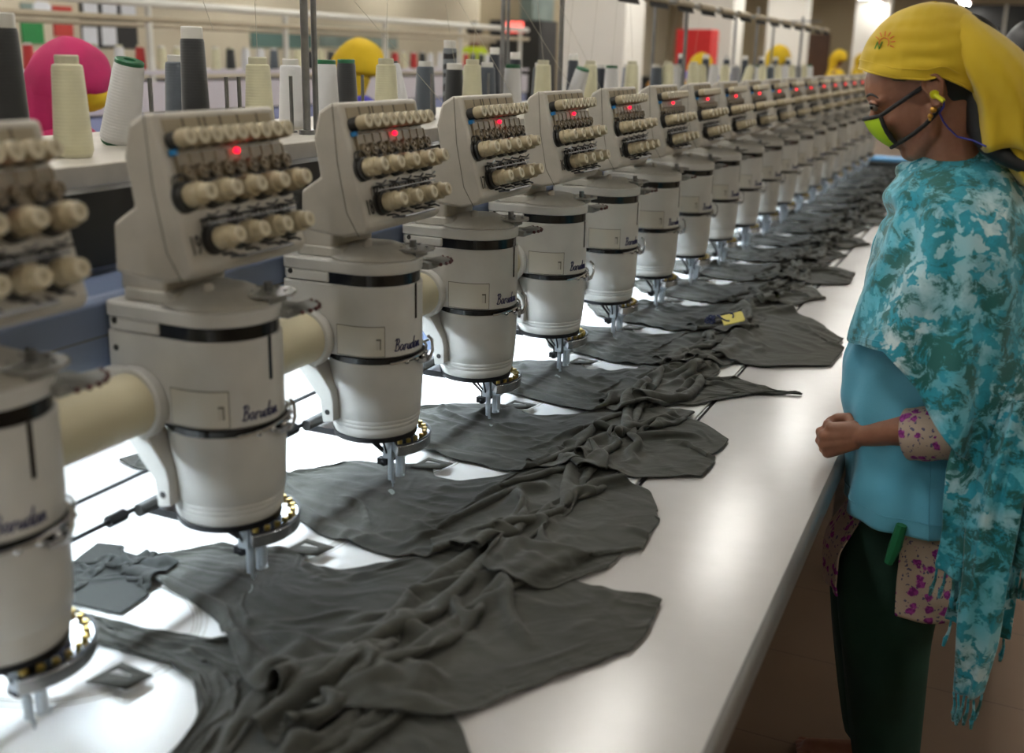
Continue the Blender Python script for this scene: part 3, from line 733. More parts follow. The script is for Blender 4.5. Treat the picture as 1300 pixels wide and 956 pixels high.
cone('t_navy','core_w',-1.70,3.55,'tall dark thread cone standing right against the steel pole, upper left of pair',**dict(tall,h=.18))
cone('t_navy','core_w',-1.52,3.86,'tall dark thread cone half hidden by the pole left of the white column',**dict(tall,h=.165))
cone('t_white','core_g',-1.42,3.60,'white thread cone with dark rim tipped right in front of the white column',h=.140,ex=.006,lip=.97,tilt=(.05,.30))
cone('t_slate','core_w',-1.50,3.50,'slate thread cone edge behind the cream cone left of the thin pole',h=.14)
cone('t_navy','core_w',-1.50,4.10,'narrow dark thread cone between two pale cones by the white column',h=.135)
cone('t_white','core_g',-1.44,4.07,'white thread cone with green rim in the middle of the white column',h=.138,ex=.008,lip=.97)
cone('t_grey','core_w',-1.50,4.45,'grey blue thread cone next to the last cream cone on the white column',h=.138)
cone('t_slate','core_w',-1.44,4.66,'slate thread cone right behind the pole beside the red box',h=.138)
cone('t_white','core_w',-1.44,4.97,'white thread cone below the right edge of the red box',h=.138)
far=[('t_cream','core_c'),('t_white','core_w'),('t_cream','core_c'),('t_grey','core_w'),('t_cream','core_c'),('t_white','core_g'),('t_cream','core_c'),('t_slate','core_w')]
y=5.35; i=0
while y<8.7:
    a,b=far[i%8]
    cone(a,b,-1.42,y,'%s thread cone in the front line of the rack, %s past the red cabinet'%(a[2:],ordn[i] if i else 'first'),h=.138,tilt=(.0,.22) if i==4 else (0,0),group='small far thread cones on the near rack')
    if i%2==0: cone('t_navy','core_w',-1.56,y+.12,'tall dark thread cone in the far back line of the near rack, %s one'%(ordn[i//2] if i else 'first'),h=.18,rb=.026,rt=.019,ex=.022,lip=.92,group='tall dark far cones on the near rack')
    y+=.24; i+=1
# threads running up from the cones
M['thread']=plain('pale_thread','B9B4A4',.6,var=0)
e=empty('running_threads',(-1.4,2.6,1.55),'fine pale threads running up from the cones to the guide rail','threads')
mb=MB(); rr=random.Random(3)
for (x,y,h) in [(-1.40,1.811,1.55),(-1.40,2.31,1.55),(-1.5,2.86,1.54),(-1.4,2.779,1.55),(-1.4,3.291,1.55),(-1.44,3.6,1.53),(-1.44,4.07,1.53),(-1.4,4.2,1.55),(-1.4,4.7,1.55),(-1.4,5.12,1.55),(-1.5,1.8,1.6),(-1.4,3.73,1.55)]:
    mb.cyl((x,y,h),(x+rr.uniform(-.02,.02),y+rr.uniform(-.12,.12),1.80),.0006,5)
for (y,ye) in ((1.95,2.32),(2.55,2.74),(2.95,3.2),(3.3,3.45)):
    mb.cyl((-1.40,y,1.80),(-1.25,ye,1.45),.0006,5)
q=mb.build('thread_strands',[M['thread']],e,(-1.4,2.6,1.55)); q['kind']='stuff'
# ------------------------------------------------------------------ hall
def struct(name,mb,mats,**kw):
    o=mb.build(name,mats,None,(0,0,0),**kw); o['kind']='structure'; return o
m=NT('floor_tiles'); br=m.n('ShaderNodeTexBrick'); br.offset=0; br.squash=1
mp=m.n('ShaderNodeMapping'); m.l(m.co('Object'),mp.inputs['Vector']); m.l(mp.outputs[0],br.inputs['Vector'])
br.inputs['Scale'].default_value=1; br.inputs['Brick Width'].default_value=.40; br.inputs['Row Height'].default_value=.40; br.inputs['Mortar Size'].default_value=.0022; br.inputs['Mortar Smooth'].default_value=.3
for i,c in ((1,'6A5644'),(2,'6E5A48'),(3,'3A2E24')): br.inputs[i].default_value=lin(c)
mp.inputs['Location'].default_value=(.05,.12,0)
m.set(m.mix(.35,br.outputs[0],m.ramp(m.noise(2.5,5),[(.3,'5A4838'),(.7,'755F4C')])),.42); M['floor']=m.m
M['wall']=plain('cream_wall','C6BCA6',.85,var=.06,scale=1.2); M['wallfar']=plain('tan_wall','A3957B',.85,var=.06,scale=1)
M['ceil']=plain('ceiling_board','B9B4A8',.9,var=.05)
M['colw']=plain('white_column_paint','F8F4EC',.7,var=.03,scale=2)
CZT=3.3
struct('floor',MB().box(-9.2,4.2,-3.2,30.2,-.1,0),[M['floor']])
struct('ceiling',MB().box(-9.2,4.2,-3.2,30.2,CZT,CZT+.1),[M['ceil']])
struct('wall_left',MB().box(-9.2,-9.0,-3.2,30.2,0,CZT),[M['wall']])
struct('wall_right',MB().box(4.0,4.2,-3.2,30.2,0,CZT),[M['wall']])
struct('wall_far',MB().box(-9.0,4.0,30.0,30.2,0,CZT),[M['wallfar']])
struct('wall_near',MB().box(-9.0,4.0,-3.2,-3.0,0,CZT),[M['wall']])
def column(x0,x1,y0,y1,i,mat='colw'):
    mb=MB(); mb.box(x0,x1,y0,y1,0,CZT); return struct('trim_%d'%i,mb,[M[mat]],bevel=.01)
column(-4.86,-4.07,11.9,12.6,1); column(-5.0,-4.2,17.5,18.3,2); column(-4.8,-4.06,23.0,23.8,3); column(-3.72,-2.93,28,28.6,4)
# doors / dark opening, wood door in the far wall
M['wdoor']=plain('brown_door','5C3A22',.5,var=.2,scale=3)
mb=MB(); mb.box(-5.3,-4.55,29.93,30.0,0,2.25); o=struct('door_1',mb,[M['wdoor']],bevel=.01)
M['glassdark']=plain('dark_window','14171A',.2,var=0)
mb=MB(); mb.box(-1.6,.9,29.94,30.0,2.05,3.0); w=struct('window_1',mb,[M['glassdark']])
mb=MB(); mb.box(-.45,-.38,29.9,29.95,2.05,3.0); mb.box(-1.65,.95,29.9,29.95,2.0,2.06); mb.build('window_frame',[M['fix']],w)
# posters on the left wall
M['pgreen']=plain('green_notice','1E7A3C',.6,var=.1,scale=3); M['pred']=plain('red_notice','B4372F',.6,var=.15,scale=3); M['pwhite']=plain('white_sheet','D8DAE0',.6,var=.08,scale=6); M['pblack']=plain('black_board','1C1B1A',.6,var=.1); M['pteal']=plain('teal_board','54706A',.6,var=.1,scale=2); M['pgrey']=plain('grey_sheet','7D8C86',.6,var=.3,scale=4)
def sheet(name,y0,y1,z0,z1,mat,label,cat,group=None,x=-8.98,extra=None):
    mb=MB(); mb.box(x-.012,x,y0,y1,z0,z1); o=mb.build(name,[M[mat]],None,(x-.02,y0,z0)); o.location=(x-.02,y0,z0); tag(o,label,cat,group)
    if extra: extra(o,(x-.02,y0,z0))
    return o
def onwall(u,v,x):   # where a sight line from the tripod meets the wall
    D=CR@Vector(((u-650)/CF,(v-433)/CF,1)); t=x/D.x; return D.x*t,D.y*t,D.z*t+CZ
def wsheet(name,u0,u1,v0,v1,mat,label,cat,group=None,x=-8.98,extra=None):
    a=onwall(u0,v0,x); b=onwall(u1,v1,x); return sheet(name,a[1],b[1],b[2],a[2],mat,label,cat,group,x,extra)
def tree_mark(o,off):
    mb=MB(); y=.12; 
    mb.ball((.022+off[0],off[1]+.28,off[2]+.36),.09,10,6,(.05,1.4,.7)); mb.build('printed_figure',[M['pwhite']],o,off)
wsheet('green_notice',26,57,24,56,'pgreen','green notice board sheet with a white picture, upper left','notice',extra=tree_mark)
wsheet('grey_green_notice',26,53,3,20,'pgrey','grey green printed sheet above the green notice','notice')
wsheet('red_notice',66,92,7,21,'pred','upper red notice sheet left of the black board','notice')
wsheet('red_notice',68,94,27,47,'pred','lower red notice sheet left of the black board','notice')
wsheet('black_board',100,176,-6,62,'pblack','black notice board carrying white paper sheets on the left wall','notice board',x=-8.985)
n=0
for r,(va,vb) in enumerate(((-3,23),(34,58))):
    for c in range(3 if r==0 else 2):
        wsheet('paper_sheet',105+c*24,125+c*24,va,vb,'pwhite','white paper sheet, %s row, %s on the black board'%(('upper','lower')[r],('first','second','third')[c]),'paper','papers on the black board',x=-8.955)
wsheet('teal_board',318,402,28,62,'pteal','teal grey board on the cream wall above the far thread rack','board')
wsheet('white_chart',405,505,32,62,'pgrey','pale chart with small rows of print on the cream wall','chart')
# ------------------------------------------------------------------ lamps
def lamp(x,y,label,z=2.92,L=1.25):
    e=empty('ceiling_lamp',(x,y,z),label,'ceiling lamp','fluorescent ceiling lamps')
    o=(x,y,z)
    mb=MB(); mb.prism([(x-.12,z),(x+.12,z),(x+.07,z+.06),(x-.07,z+.06)],'y',y-L/2,y+L/2); mb.cyl((x,y-.4,z+.06),(x,y-.4,CZT),.006,6); mb.cyl((x,y+.4,z+.06),(x,y+.4,CZT),.006,6); mb.build('lamp_housing',[M['fix']],e,o)
    for dx in (-.06,.06):
        mb=MB(); mb.cyl((x+dx,y-L/2+.03,z-.018),(x+dx,y+L/2-.03,z-.018),.016,10); mb.build('lamp_tube',[M['lamp']],e,o)
    return e
rows=[(-1.25,'above the machine row'),(-5.0,'above the rear aisle'),(2.3,'above the right side of the hall'),(-8.0,'along the left wall'),(-3.2,'above the middle aisle')]
for x,w_ in rows:
    y=-1.0 if x>-4 else .8; i=0
    while y<28.5:
        lamp(x,y,'white fluorescent ceiling lamp %s, %s from the camera end'%(w_,ordn[i] if i else 'first')); y+={-1.25:2.35,-5.0:3.0,-3.2:3.2}.get(x,3.5); i+=1
# ------------------------------------------------------------------ the machine row behind
Xr=-5.1
e=empty('far_machine',(Xr,7,0),'long pale embroidery machine in the background with thread rack on top','embroidery machine')
o=(Xr,7,0)
M['bluepanel']=plain('pale_blue_panel','8C93BC',.5,var=.06,scale=2); M['lilac']=plain('lilac_white_panel','C9C3CC',.5,var=.05,scale=2)
mb=MB(); mb.mat(0).box(Xr-.5,Xr,-.5,11.5,.75,1.13); mb.mat(1).box(Xr-.5,Xr+.02,-.5,11.5,1.145,1.34); mb.mat(2).box(Xr-.48,Xr-.01,-.5,11.5,1.13,1.145)
mb.mat(0).box(Xr-.45,Xr-.05,-.5,11.5,.0,.75)
mb.build('machine_back_panel',[M['bluepanel'],M['lilac'],M['dark']],e,o,bevel=.004)
mb=MB(); mb.box(Xr-.5,Xr+.03,-.5,11.5,1.385,1.41); mb.build('rack_shelf',[M['lilac']],e,o)
for i in range(9):
    mb=MB(); y=-.3+i*1.45; mb.cyl((Xr+.0,y,1.34),(Xr+.0,y,1.83),.022,8); mb.build('rack_pole',[M['fix']],e,o)
mb=MB(); mb.cyl((Xr,-.5,1.83),(Xr,11.5,1.83),.026,8); mb.build('white_rail',[M['fix']],e,o)
mb=MB(); mb.cyl((Xr+.01,-.5,1.73),(Xr+.01,11.5,1.73),.02,8); mb.cyl((Xr-.4,-.5,1.70),(Xr-.4,11.5,1.70),.016,8); mb.build('guide_rail',[M['tan']],e,o)
cols=['t_black','t_cream','t_red','t_cream','t_white','t_grey','t_black','t_slate','t_cream','t_white','t_grey','t_cream','t_slate','t_white']
tens=lambda i: (['first']+ordn[1:]+['twenty-'+q for q in ['first']+ordn[1:9]]+['thirtieth']+['thirty-'+q for q in ['first']+ordn[1:9]]+['fortieth']+['forty-'+q for q in ['first']+ordn[1:9]]+['fiftieth']*9)[i]
y=3.7; i=0; rr=random.Random(11)
while y<10.8:
    c=cols[rr.randrange(len(cols))] if i>9 else ('t_black','t_cream','t_cream','t_red','t_black','t_red','t_cream','t_white','t_grey','t_white')[i]
    cone(c,'core_w' if rr.random()<.6 else 'core_c',Xr-.08,y,'small %s thread cone on the background rack, %s from the left'%(c[2:],tens(i)),z=1.41,rb=.036,rt=.028,h=.145,group='thread cones on the background rack')
    y+=.145+rr.random()*.06; i+=1
# clutter at mid distance: red box, coloured bundles on a table, cream cabinet
M['redbox']=plain('red_box_paint','D01515',.5,var=.05); M['orange']=plain('orange_cloth','B9802B',.8,var=.2); M['violet']=plain('violet_cloth','5A52A8',.8,var=.15)
e=empty('supply_table',(-4.35,13.6,0),'table far behind carrying orange and violet cloth bundles','table'); o=(-4.35,13.6,0)
mb=MB(); mb.box(-4.6,-3.0,13.2,14.2,1.05,1.1); mb.build('table_top',[M['wood']],e,o)
for x in (-4.5,-3.1):
    for y in (13.3,14.1): mb=MB(); mb.box(x-.03,x+.03,y-.03,y+.03,0,1.05); mb.build('leg',[M['dsteel']],e,o)
def bundle(name,x0,x1,y,z,h,mat,label):
    mb=MB(); n=14; rings=[]
    for i in range(n+1):
        t=i/n; r=h*(.75+.25*math.sin(t*9))*math.sin(PI*(.08+.84*t))**.4
        rings.append([(x0+(x1-x0)*t,y+r*1.3*math.cos(a),z+h*.9+r*.95*math.sin(a)+.02*math.sin(t*7)) for a in [2*PI*k/12 for k in range(12)]])
    mb.loft(rings); o=mb.build(name,[M[mat]],None,((x0+x1)/2,y,z)); o.location=((x0+x1)/2,y,z); return tag(o,label,'cloth bundle')
bundle('orange_bundle',-4.3,-3.1,13.6,1.10,.12,'orange','long orange cloth bundle below the red box'); 
bundle('violet_bundle',-4.2,-3.2,13.95,1.10,.17,'violet','violet cloth roll just above the orange bundle')
def boxthing(name,x0,x1,y0,y1,z0,z1,mat,label,cat,bv=.01):
    mb=MB(); mb.box(x0,x1,y0,y1,z0,z1); o=mb.build(name,[M[mat]],None,((x0+x1)/2,(y0+y1)/2,z0),bevel=bv); o.location=((x0+x1)/2,(y0+y1)/2,z0); return tag(o,label,cat)
mb=MB(); mb.mat(0).box(-4.35,-3.85,14.9,15.3,1.30,1.95); mb.mat(1).box(-4.31,-3.89,14.895,14.9,1.33,1.92)
o=mb.build('red_hose_cabinet',[M['redbox'],M['redbox']],None,(-4.1,15.1,1.30),bevel=.006); o.location=(-4.1,15.1,1.30); tag(o,'bright red box standing on the dark stand, right of the white column','cabinet')
boxthing('dark_stand',-4.8,-3.8,14.8,15.4,0,1.30,'pblack','dark stand under the bright red box','stand')
boxthing('dark_cabinet',-6.5,-5.76,13.4,14.0,0,2.0,'pblack','dark cabinet with a red lit display left of the white column','cabinet')
M['redglow']=glow('red_display','FF6A60',1.6)
mb=MB(); mb.box(-6.28,-6.0,13.37,13.398,1.84,1.98); o=mb.build('red_display',[M['redglow']],None,(-6.14,13.38,1.84)); o.location=(-6.14,13.38,1.84); tag(o,'softly glowing red display on the dark cabinet','display')
boxthing('storage_shelf',-7.7,-6.5,15.5,16.1,0,2.9,'wallfar','tan storage shelf behind the man in the bright vest','shelf')
boxthing('grey_cabinet',-6.6,-6.4,14.6,15.4,0,2.6,'pgrey','grey cabinet near the dark cabinet','cabinet')
# ------------------------------------------------------------------ people in the background
SK=plain('brown_skin','6B4531',.5,var=.06,scale=20,**{'Subsurface Weight':.0}); M['skin']=SK
M['yel']=plain('yellow_cotton','D9B518',.8,var=.10,scale=12,bump=.15,bs=500); M['pink']=plain('pink_cotton','B01A58',.8,var=.2,scale=9); M['lime']=plain('lime_vest','B9CC18',.7,var=.08); M['hair']=plain('black_hair','0C0A09',.5,var=.1,scale=60); M['violetdress']=plain('violet_dress','4B46B8',.8,var=.2)
M['navycl']=plain('navy_cloth','1C2030',.8,var=.15)
def skinfig(name,joints,edges,mats,parent,off,sub=2,vox=None,smooth=6):
    """continuous figure grown along its skeleton"""
    me=bpy.data.meshes.new(name); me.from_pydata([(j[0]-off[0],j[1]-off[1],j[2]-off[2]) for j in joints],edges,[])
    o=bpy.data.objects.new(name,me); COL.objects.link(o)
    sk=o.modifiers.new('skin','SKIN'); sk.use_smooth_shade=True
    for i,j in enumerate(joints):
        d=me.skin_vertices[0].data[i]; d.radius=(j[3],j[4] if len(j)>4 else j[3]); d.use_root=(i==0)
    s=o.modifiers.new('s','SUBSURF'); s.levels=s.render_levels=sub
    dg=bpy.context.evaluated_depsgraph_get(); m2=bpy.data.meshes.new_from_object(o.evaluated_get(dg)); bpy.data.objects.remove(o)
    m2.name=name; m2.materials.clear()
    for m in mats: m2.materials.append(m)
    m2.shade_smooth()
    o=bpy.data.objects.new(name,m2); COL.objects.link(o); o.parent=parent; return o
def far_person(x,y,zt,face,scarf,top,label,lean=0,hair=False,sc=1.0,mask=None):
    """standing operator; zt = top of the head, face = heading angle"""
    e=empty('person',(x,y,0),label,'person'); off=(x,y,0)
    s=zt/1.62; f=Vector((math.cos(face),math.sin(face),0)); r=Vector((f.y,-f.x,0)); b=Vector((x,y,0))
    def J(fw,sd,z,ra,rb=None): p=b+f*(fw*s)+r*(sd*s); return (p.x,p.y,z*s,ra*s,(rb or ra)*s)
    L=lean
    joints=[J(0,0,.88,.13,.11),J(.02+L*.3,0,1.08,.115,.10),J(.03+L*.7,0,1.25,.14,.10),J(.02+L,0,1.36,.06,.05),J(.04+L*1.2,0,1.43,.05),J(.06+L*1.3,0,1.50,.08,.09),J(.06+L*1.35,0,1.56,.06,.07),
      J(.03+L,.14,1.30,.05),J(.05+L,.19,1.06,.042),J(.25+L,.15,.95,.034),J(.33+L,.12,.94,.03),
      J(.03+L,-.14,1.30,.05),J(.05+L,-.19,1.06,.042),J(.25+L,-.15,.95,.034),J(.33+L,-.12,.94,.03),
      J(0,.09,.80,.09),J(.0,.10,.45,.06),J(0,.10,.08,.045),J(.10,.11,.035,.035),J(0,-.09,.80,.09),J(.0,-.10,.45,.06),J(0,-.10,.08,.045),J(.10,-.11,.035,.035)]
    ed=[(0,1),(1,2),(2,3),(3,4),(4,5),(5,6),(2,7),(7,8),(8,9),(9,10),(2,11),(11,12),(12,13),(13,14),(0,15),(15,16),(16,17),(17,18),(0,19),(19,20),(20,21),(21,22)]
    skinfig('body',joints,ed,[M['skin']],e,off)
    # clothes: a dress or shirt lofted round the trunk, sleeves
    mb=MB(); rings=[]
    for fw,z,ra,rb in ((0,.50,.20,.17),(0,.7,.19,.165),(0,.88,.18,.15),(.02+L*.3,1.06,.16,.13),(.03+L*.7,1.24,.19,.135),(.03+L*.9,1.32,.17,.12),(.03+L,1.375,.085,.075)):
        c=b+f*(fw*s); rings.append([tuple(c+r*(ra*s*math.cos(t))+f*(rb*s*math.sin(t))+Vector((0,0,z*s))) for t in [2*PI*i/20 for i in range(20)]])
    mb.loft(rings)
    for sd in (1,-1):
        mb.tube([tuple(Vector(J(.03+L,.13*sd,1.31,0)[:3])),tuple(Vector(J(.04+L,.175*sd,1.2,0)[:3])),tuple(Vector(J(.06+L,.195*sd,1.05,0)[:3])),tuple(Vector(J(.14+L,.18*sd,1.0,0)[:3]))],[.075*s,.07*s,.06*s,.055*s],12)
    mb.build('dress' if not hair else 'vest',[M[top]],e,off,ang=60,sub=1)
    hc=b+f*((.06+L*1.3)*s)+Vector((0,0,1.51*s))
    mb=MB(); rings=[]
    if not hair:
        for t in np.linspace(0,1,10):
            a=t*PI*.62; z=math.cos(a); ra=math.sin(a) if t>0 else .02
            rings.append([tuple(hc+r*(.098*s*ra*(1+.06*math.sin(u*7+t*9))*math.cos(u))+f*(.118*s*ra*(1+.06*math.sin(u*5+t*12))*math.sin(u)-.012*s)+Vector((0,0,.112*s*z+.012*s*math.sin(5*u)*ra*.3+(-.05*s*max(0,-math.sin(u))*t)))) for u in [2*PI*i/24 for i in range(24)]])
        mb.loft(rings); mb.tube([tuple(hc-f*.02*s+Vector((0,0,.03))),tuple(hc-f*.04*s+Vector((0,0,-.02))),tuple(hc-f*.06*s+Vector((0,0,-.10*s))),tuple(hc-f*.09*s+Vector((0,0,-.22*s)))],[.07*s*sc,.075*s*sc,.07*s*sc,.05*s],12)
        mb.v=[tuple(hc+(Vector(v)-hc)*sc) for v in mb.v]
        q=mb.build('headscarf',[M[scarf]],e,off,ang=0,sub=1)
        if mask:
            mb=MB(); mb.ball(tuple(hc+f*.035*s+Vector((0,0,-.045*s))),.082*s,16,10,(1,1,.75)); mb.build('face_mask',[M[mask]],e,off,ang=0)
    else:
        for t in np.linspace(0,1,9):
            a=t*PI*.55; z=math.cos(a); ra=math.sin(a) if t>0 else .02
            rings.append([tuple(hc+r*(.088*s*ra*math.cos(u))+f*(.10*s*ra*math.sin(u)-.012*s)+Vector((0,0,.105*s*z))) for u in [2*PI*i/20 for i in range(20)]])
        mb.loft(rings); mb.build('hair',[M['hair']],e,off,ang=0,sub=1)
    return e
P_=far_person
P_(-2.76,2.50,1.565,PI*.25,'pink','pink','person in a pink headscarf bending over work behind the white cones',lean=.02,sc=1.22,mask='yel')
P_(-3.0,4.55,1.605,PI*.1,'yel','violetdress','person in a yellow headscarf and violet dress looking down, behind the double steel pole',lean=.02,sc=1.2)
P_(-6.13,12.2,1.95,PI*.6,'yel','lime','person with short black hair in a bright lime vest, seen from behind',hair=True)
P_(-2.72,10.0,1.62,PI*.1,'yel','yel','person in a yellow headscarf behind the leaning white cone, right of the white columns')
P_(-1.98,9.9,1.70,PI*.3,'yel','navycl','person in a pale yellow headscarf between the far rack poles')
P_(-2.35,16.0,1.73,0,'yel','yel','person in a deep yellow headscarf and yellow dress far along the rack')
P_(-3.05,24.0,1.74,0,'yel','yel','person in yellow just left of the woman in front, far behind')
# dark-haired head behind the woman at the right edge
P_(.10,4.1,1.73,PI,'yel','navycl','person with black hair behind the large yellow headscarf, at the right edge',hair=True)
# ------------------------------------------------------------------ the woman at the table
YC=2.16
WO=(-.08,YC,0)
wom=empty('person',WO,'person in a yellow headscarf, black and lime mask and teal tie-dyed shawl at the table','person')
S_='skin'
m=NT('warm_skin'); n=m.noise(26,4,.6); n2=m.noise(180,3)
m.bump(m.mix(.5,n2,m.noise(60,3)),.12,.001)
m.set(m.ramp(n,[(.3,'80553F'),(.7,'956650')]),.48); m.b.inputs['Subsurface Weight'].default_value=.08; m.b.inputs['Subsurface Radius'].default_value=(.01,.004,.002); M['wskin']=m.m
def ell(mb,c,F,U,rf,rs,ru,seg=20,rg=12,S=None):
    c=Vector(c);F=Vector(F).normalized();U=Vector(U).normalized();S=F.cross(U)
    rings=[]
    for k in range(1,rg):
        t=PI*k/rg; rings.append([tuple(c+F*(rf*math.sin(t)*math.cos(u))+S*(rs*math.sin(t)*math.sin(u))-U*(ru*math.cos(t))) for u in [2*PI*i/seg for i in range(seg)]])
    mb.loft(rings)
def cap(mb,pts,rs,seg=14):
    """closed limb with round ends"""
    P=[Vector(p) for p in pts]; d0=(P[1]-P[0]).normalized(); d1=(P[-1]-P[-2]).normalized()
    pp=[P[0]-d0*rs[0]*.85,P[0]-d0*rs[0]*.5]+P+[P[-1]+d1*rs[-1]*.5,P[-1]+d1*rs[-1]*.85]
    rr=[rs[0]*.35,rs[0]*.85]+list(rs)+[rs[-1]*.85,rs[-1]*.35]
    mb.tube(pp,rr,seg)
def remesh(mb,name,mats,parent,off,vox,smooth=8,fac=.5):
    o=mb.build(name,mats,None,off,ang=0)
    r=o.modifiers.new('r','REMESH'); r.mode='VOXEL'; r.voxel_size=vox; r.use_smooth_shade=True
    s=o.modifiers.new('s','SMOOTH'); s.iterations=smooth; s.factor=fac
    dg=bpy.context.evaluated_depsgraph_get(); m2=bpy.data.meshes.new_from_object(o.evaluated_get(dg)); bpy.data.objects.remove(o)
    m2.name=name; m2.materials.clear()
    for m in mats: m2.materials.append(m)
    m2.shade_smooth()
    o=bpy.data.objects.new(name,m2); COL.objects.link(o); o.parent=parent; return o
th=math.radians(27); HF=Vector((-math.cos(th),0,-math.sin(th))); HU=Vector((-math.sin(th),0,math.cos(th))); HO=Vector((-.128,2.10,1.522))
def hp(f,s,u): return tuple(HO+HF*(f*1.1)+HU*(u*1.1)+Vector((0,-s*1.06,0)))     # head space: forward, towards the camera side, up
mb=MB()
def he(f,s,u,rf,rs,ru,tilt=0): 
    F=HF*math.cos(tilt)+HU*math.sin(tilt); U=-HF*math.sin(tilt)+HU*math.cos(tilt)
    ell(mb,hp(f,s,u),F,U,rf*1.1,rs*1.06,ru*1.1)
he(-.012,0,.030,.098,.073,.086)          # skull
he(.035,0,.030,.068,.060,.062)           # forehead
he(.042,0,-.020,.052,.056,.062)          # mid face
he(.032,0,-.056,.050,.047,.036)          # jaw
he(.062,0,-.078,.024,.026,.021)          # chin
for s in (1,-1):
    he(.070,.026*s,.019,.022,.026,.010)  # brow ridge
    he(.060,.031*s,-.022,.024,.021,.020) # cheek
    cap(mb,[hp(.012,.050*s,-.030),hp(.026,.042*s,-.062),hp(.060,.018*s,-.080)],[.017,.016,.018])   # jaw line
    # ear: rim, lobe, tragus
    e=[(-.012,.077,-.012),(-.019,.083,.006),(-.014,.084,.020),(-.001,.083,.024),(.010,.079,.018),(.011,.075,.006),(.006,.073,-.006),(.004,.074,-.022),(-.003,.076,-.027),(-.010,.077,-.018)]
    cap(mb,[hp(a,b*s,c) for a,b,c in e],[.0042,.0045,.0045,.0045,.0040,.0034,.0034,.0055,.0062,.0045],8)
    he(-.004,.070*s,.003,.015,.008,.024)
cap(mb,[hp(.088,0,.016),hp(.102,0,-.003),hp(.109,0,-.020)],[.0105,.0110,.0120])                        # nose
for s in (1,-1): he(.094,.011*s,-.030,.011,.008,.008)
he(.086,0,-.050,.012,.022,.006); he(.083,0,-.060,.011,.020,.007)                                      # lips
# neck, shoulders, trunk
cap(mb,[hp(-.020,0,-.03),(-.095,2.105,1.44),(-.075,2.115,1.37),(-.065,2.12,1.33)],[.055,.052,.052,.062],20)
def yell(x,z,rx,ry,rz): ell(mb,(x,YC,z),(1,0,0),(0,0,1),rx,ry,rz)
yell(-.06,1.27,.085,.165,.085); yell(-.075,1.17,.095,.140,.12); yell(-.085,1.03,.095,.125,.13); yell(-.085,.90,.095,.118,.12); yell(-.075,.82,.085,.120,.09)
# legs and feet
for s,yo,kx in ((1,-.085,-.085),(-1,.085,-.115)):
    cap(mb,[(-.08,YC+yo*.7,.80),(kx,YC+yo*.9,.46),(kx+.015,YC+yo,.30),(kx+.035,YC+yo,.09)],[.066,.055,.050,.036],16)
    cap(mb,[(kx+.05,YC+yo,.035),(kx-.03,YC+yo*1.05,.035),(kx-.12,YC+yo*1.1,.022)],[.034,.034,.022],12)
    for i in range(5): cap(mb,[(kx-.12,YC+yo*1.1+(i-2)*.014,.018),(kx-.150+abs(i-1-(s<0)*2)*.004,YC+yo*1.12+(i-2)*.015,.014)],[.009,.008],8)
# arms and hands; the near (left) one rests its loose fist on the table edge
def arm(sgn):
    dx=0 if sgn>0 else .055
    y=lambda v: YC-sgn*v
    sh=(-.055,y(.150),1.285); el=(.022,y(.190),.955) if sgn>0 else (.03,y(.165),.97); wr=(-.176+dx,y(.116),.872)
    cap(mb,[(-.05,y(.11),1.30),sh,(-.02,y(.175),1.13),el],[.055,.052,.045,.037],16)
    mid=[el[i]*.62+wr[i]*.38 for i in range(3)]; mid2=[el[i]*.25+wr[i]*.75 for i in range(3)]
    cap(mb,[el,mid,mid2,wr],[.037,.036,.027,.0225],16)
    yk=y(.115)
    K=[(-.238+dx,yk,.876),(-.250+dx,yk-.003*sgn,.858),(-.249+dx,yk-.003*sgn,.840),(-.241+dx,yk,.8235)]
    wb=[(-.190+dx,y(.112),.882),(-.188+dx,y(.114),.874),(-.187+dx,y(.113),.864),(-.188+dx,y(.110),.856)]
    for i in range(4): cap(mb,[wr,wb[i],K[i]],[.017,.0165,.0118],10)
    cap(mb,[(-.195+dx,y(.104),.868),(-.228+dx,y(.102),.850)],[.024,.021],12)
    for i in range(4):
        k=Vector(K[i]); r=(.0096,.0100,.0096,.0084)[i]; l=(.9,1.,.95,.8)[i]
        a=k+Vector((-.012,sgn*.030*l,-.002)); b=a+Vector((.021*l,sgn*.014,-.001)); c=b+Vector((.018*l,-sgn*.010,.0))
        cap(mb,[k,k*.5+a*.5,a],[r+.0016,r,r],10); cap(mb,[a,b],[r,r*.93],10); cap(mb,[b,c],[r*.93,r*.85],10)
    cap(mb,[(-.192+dx,y(.100),.880),(-.212+dx,y(.086),.892),(-.232+dx,y(.078),.886),(-.248+dx,y(.070),.874)],[.014,.0118,.0108,.0092],10)
arm(1); arm(-1)
body=remesh(mb,'body',[M['wskin']],wom,WO,.0032,5,.5)
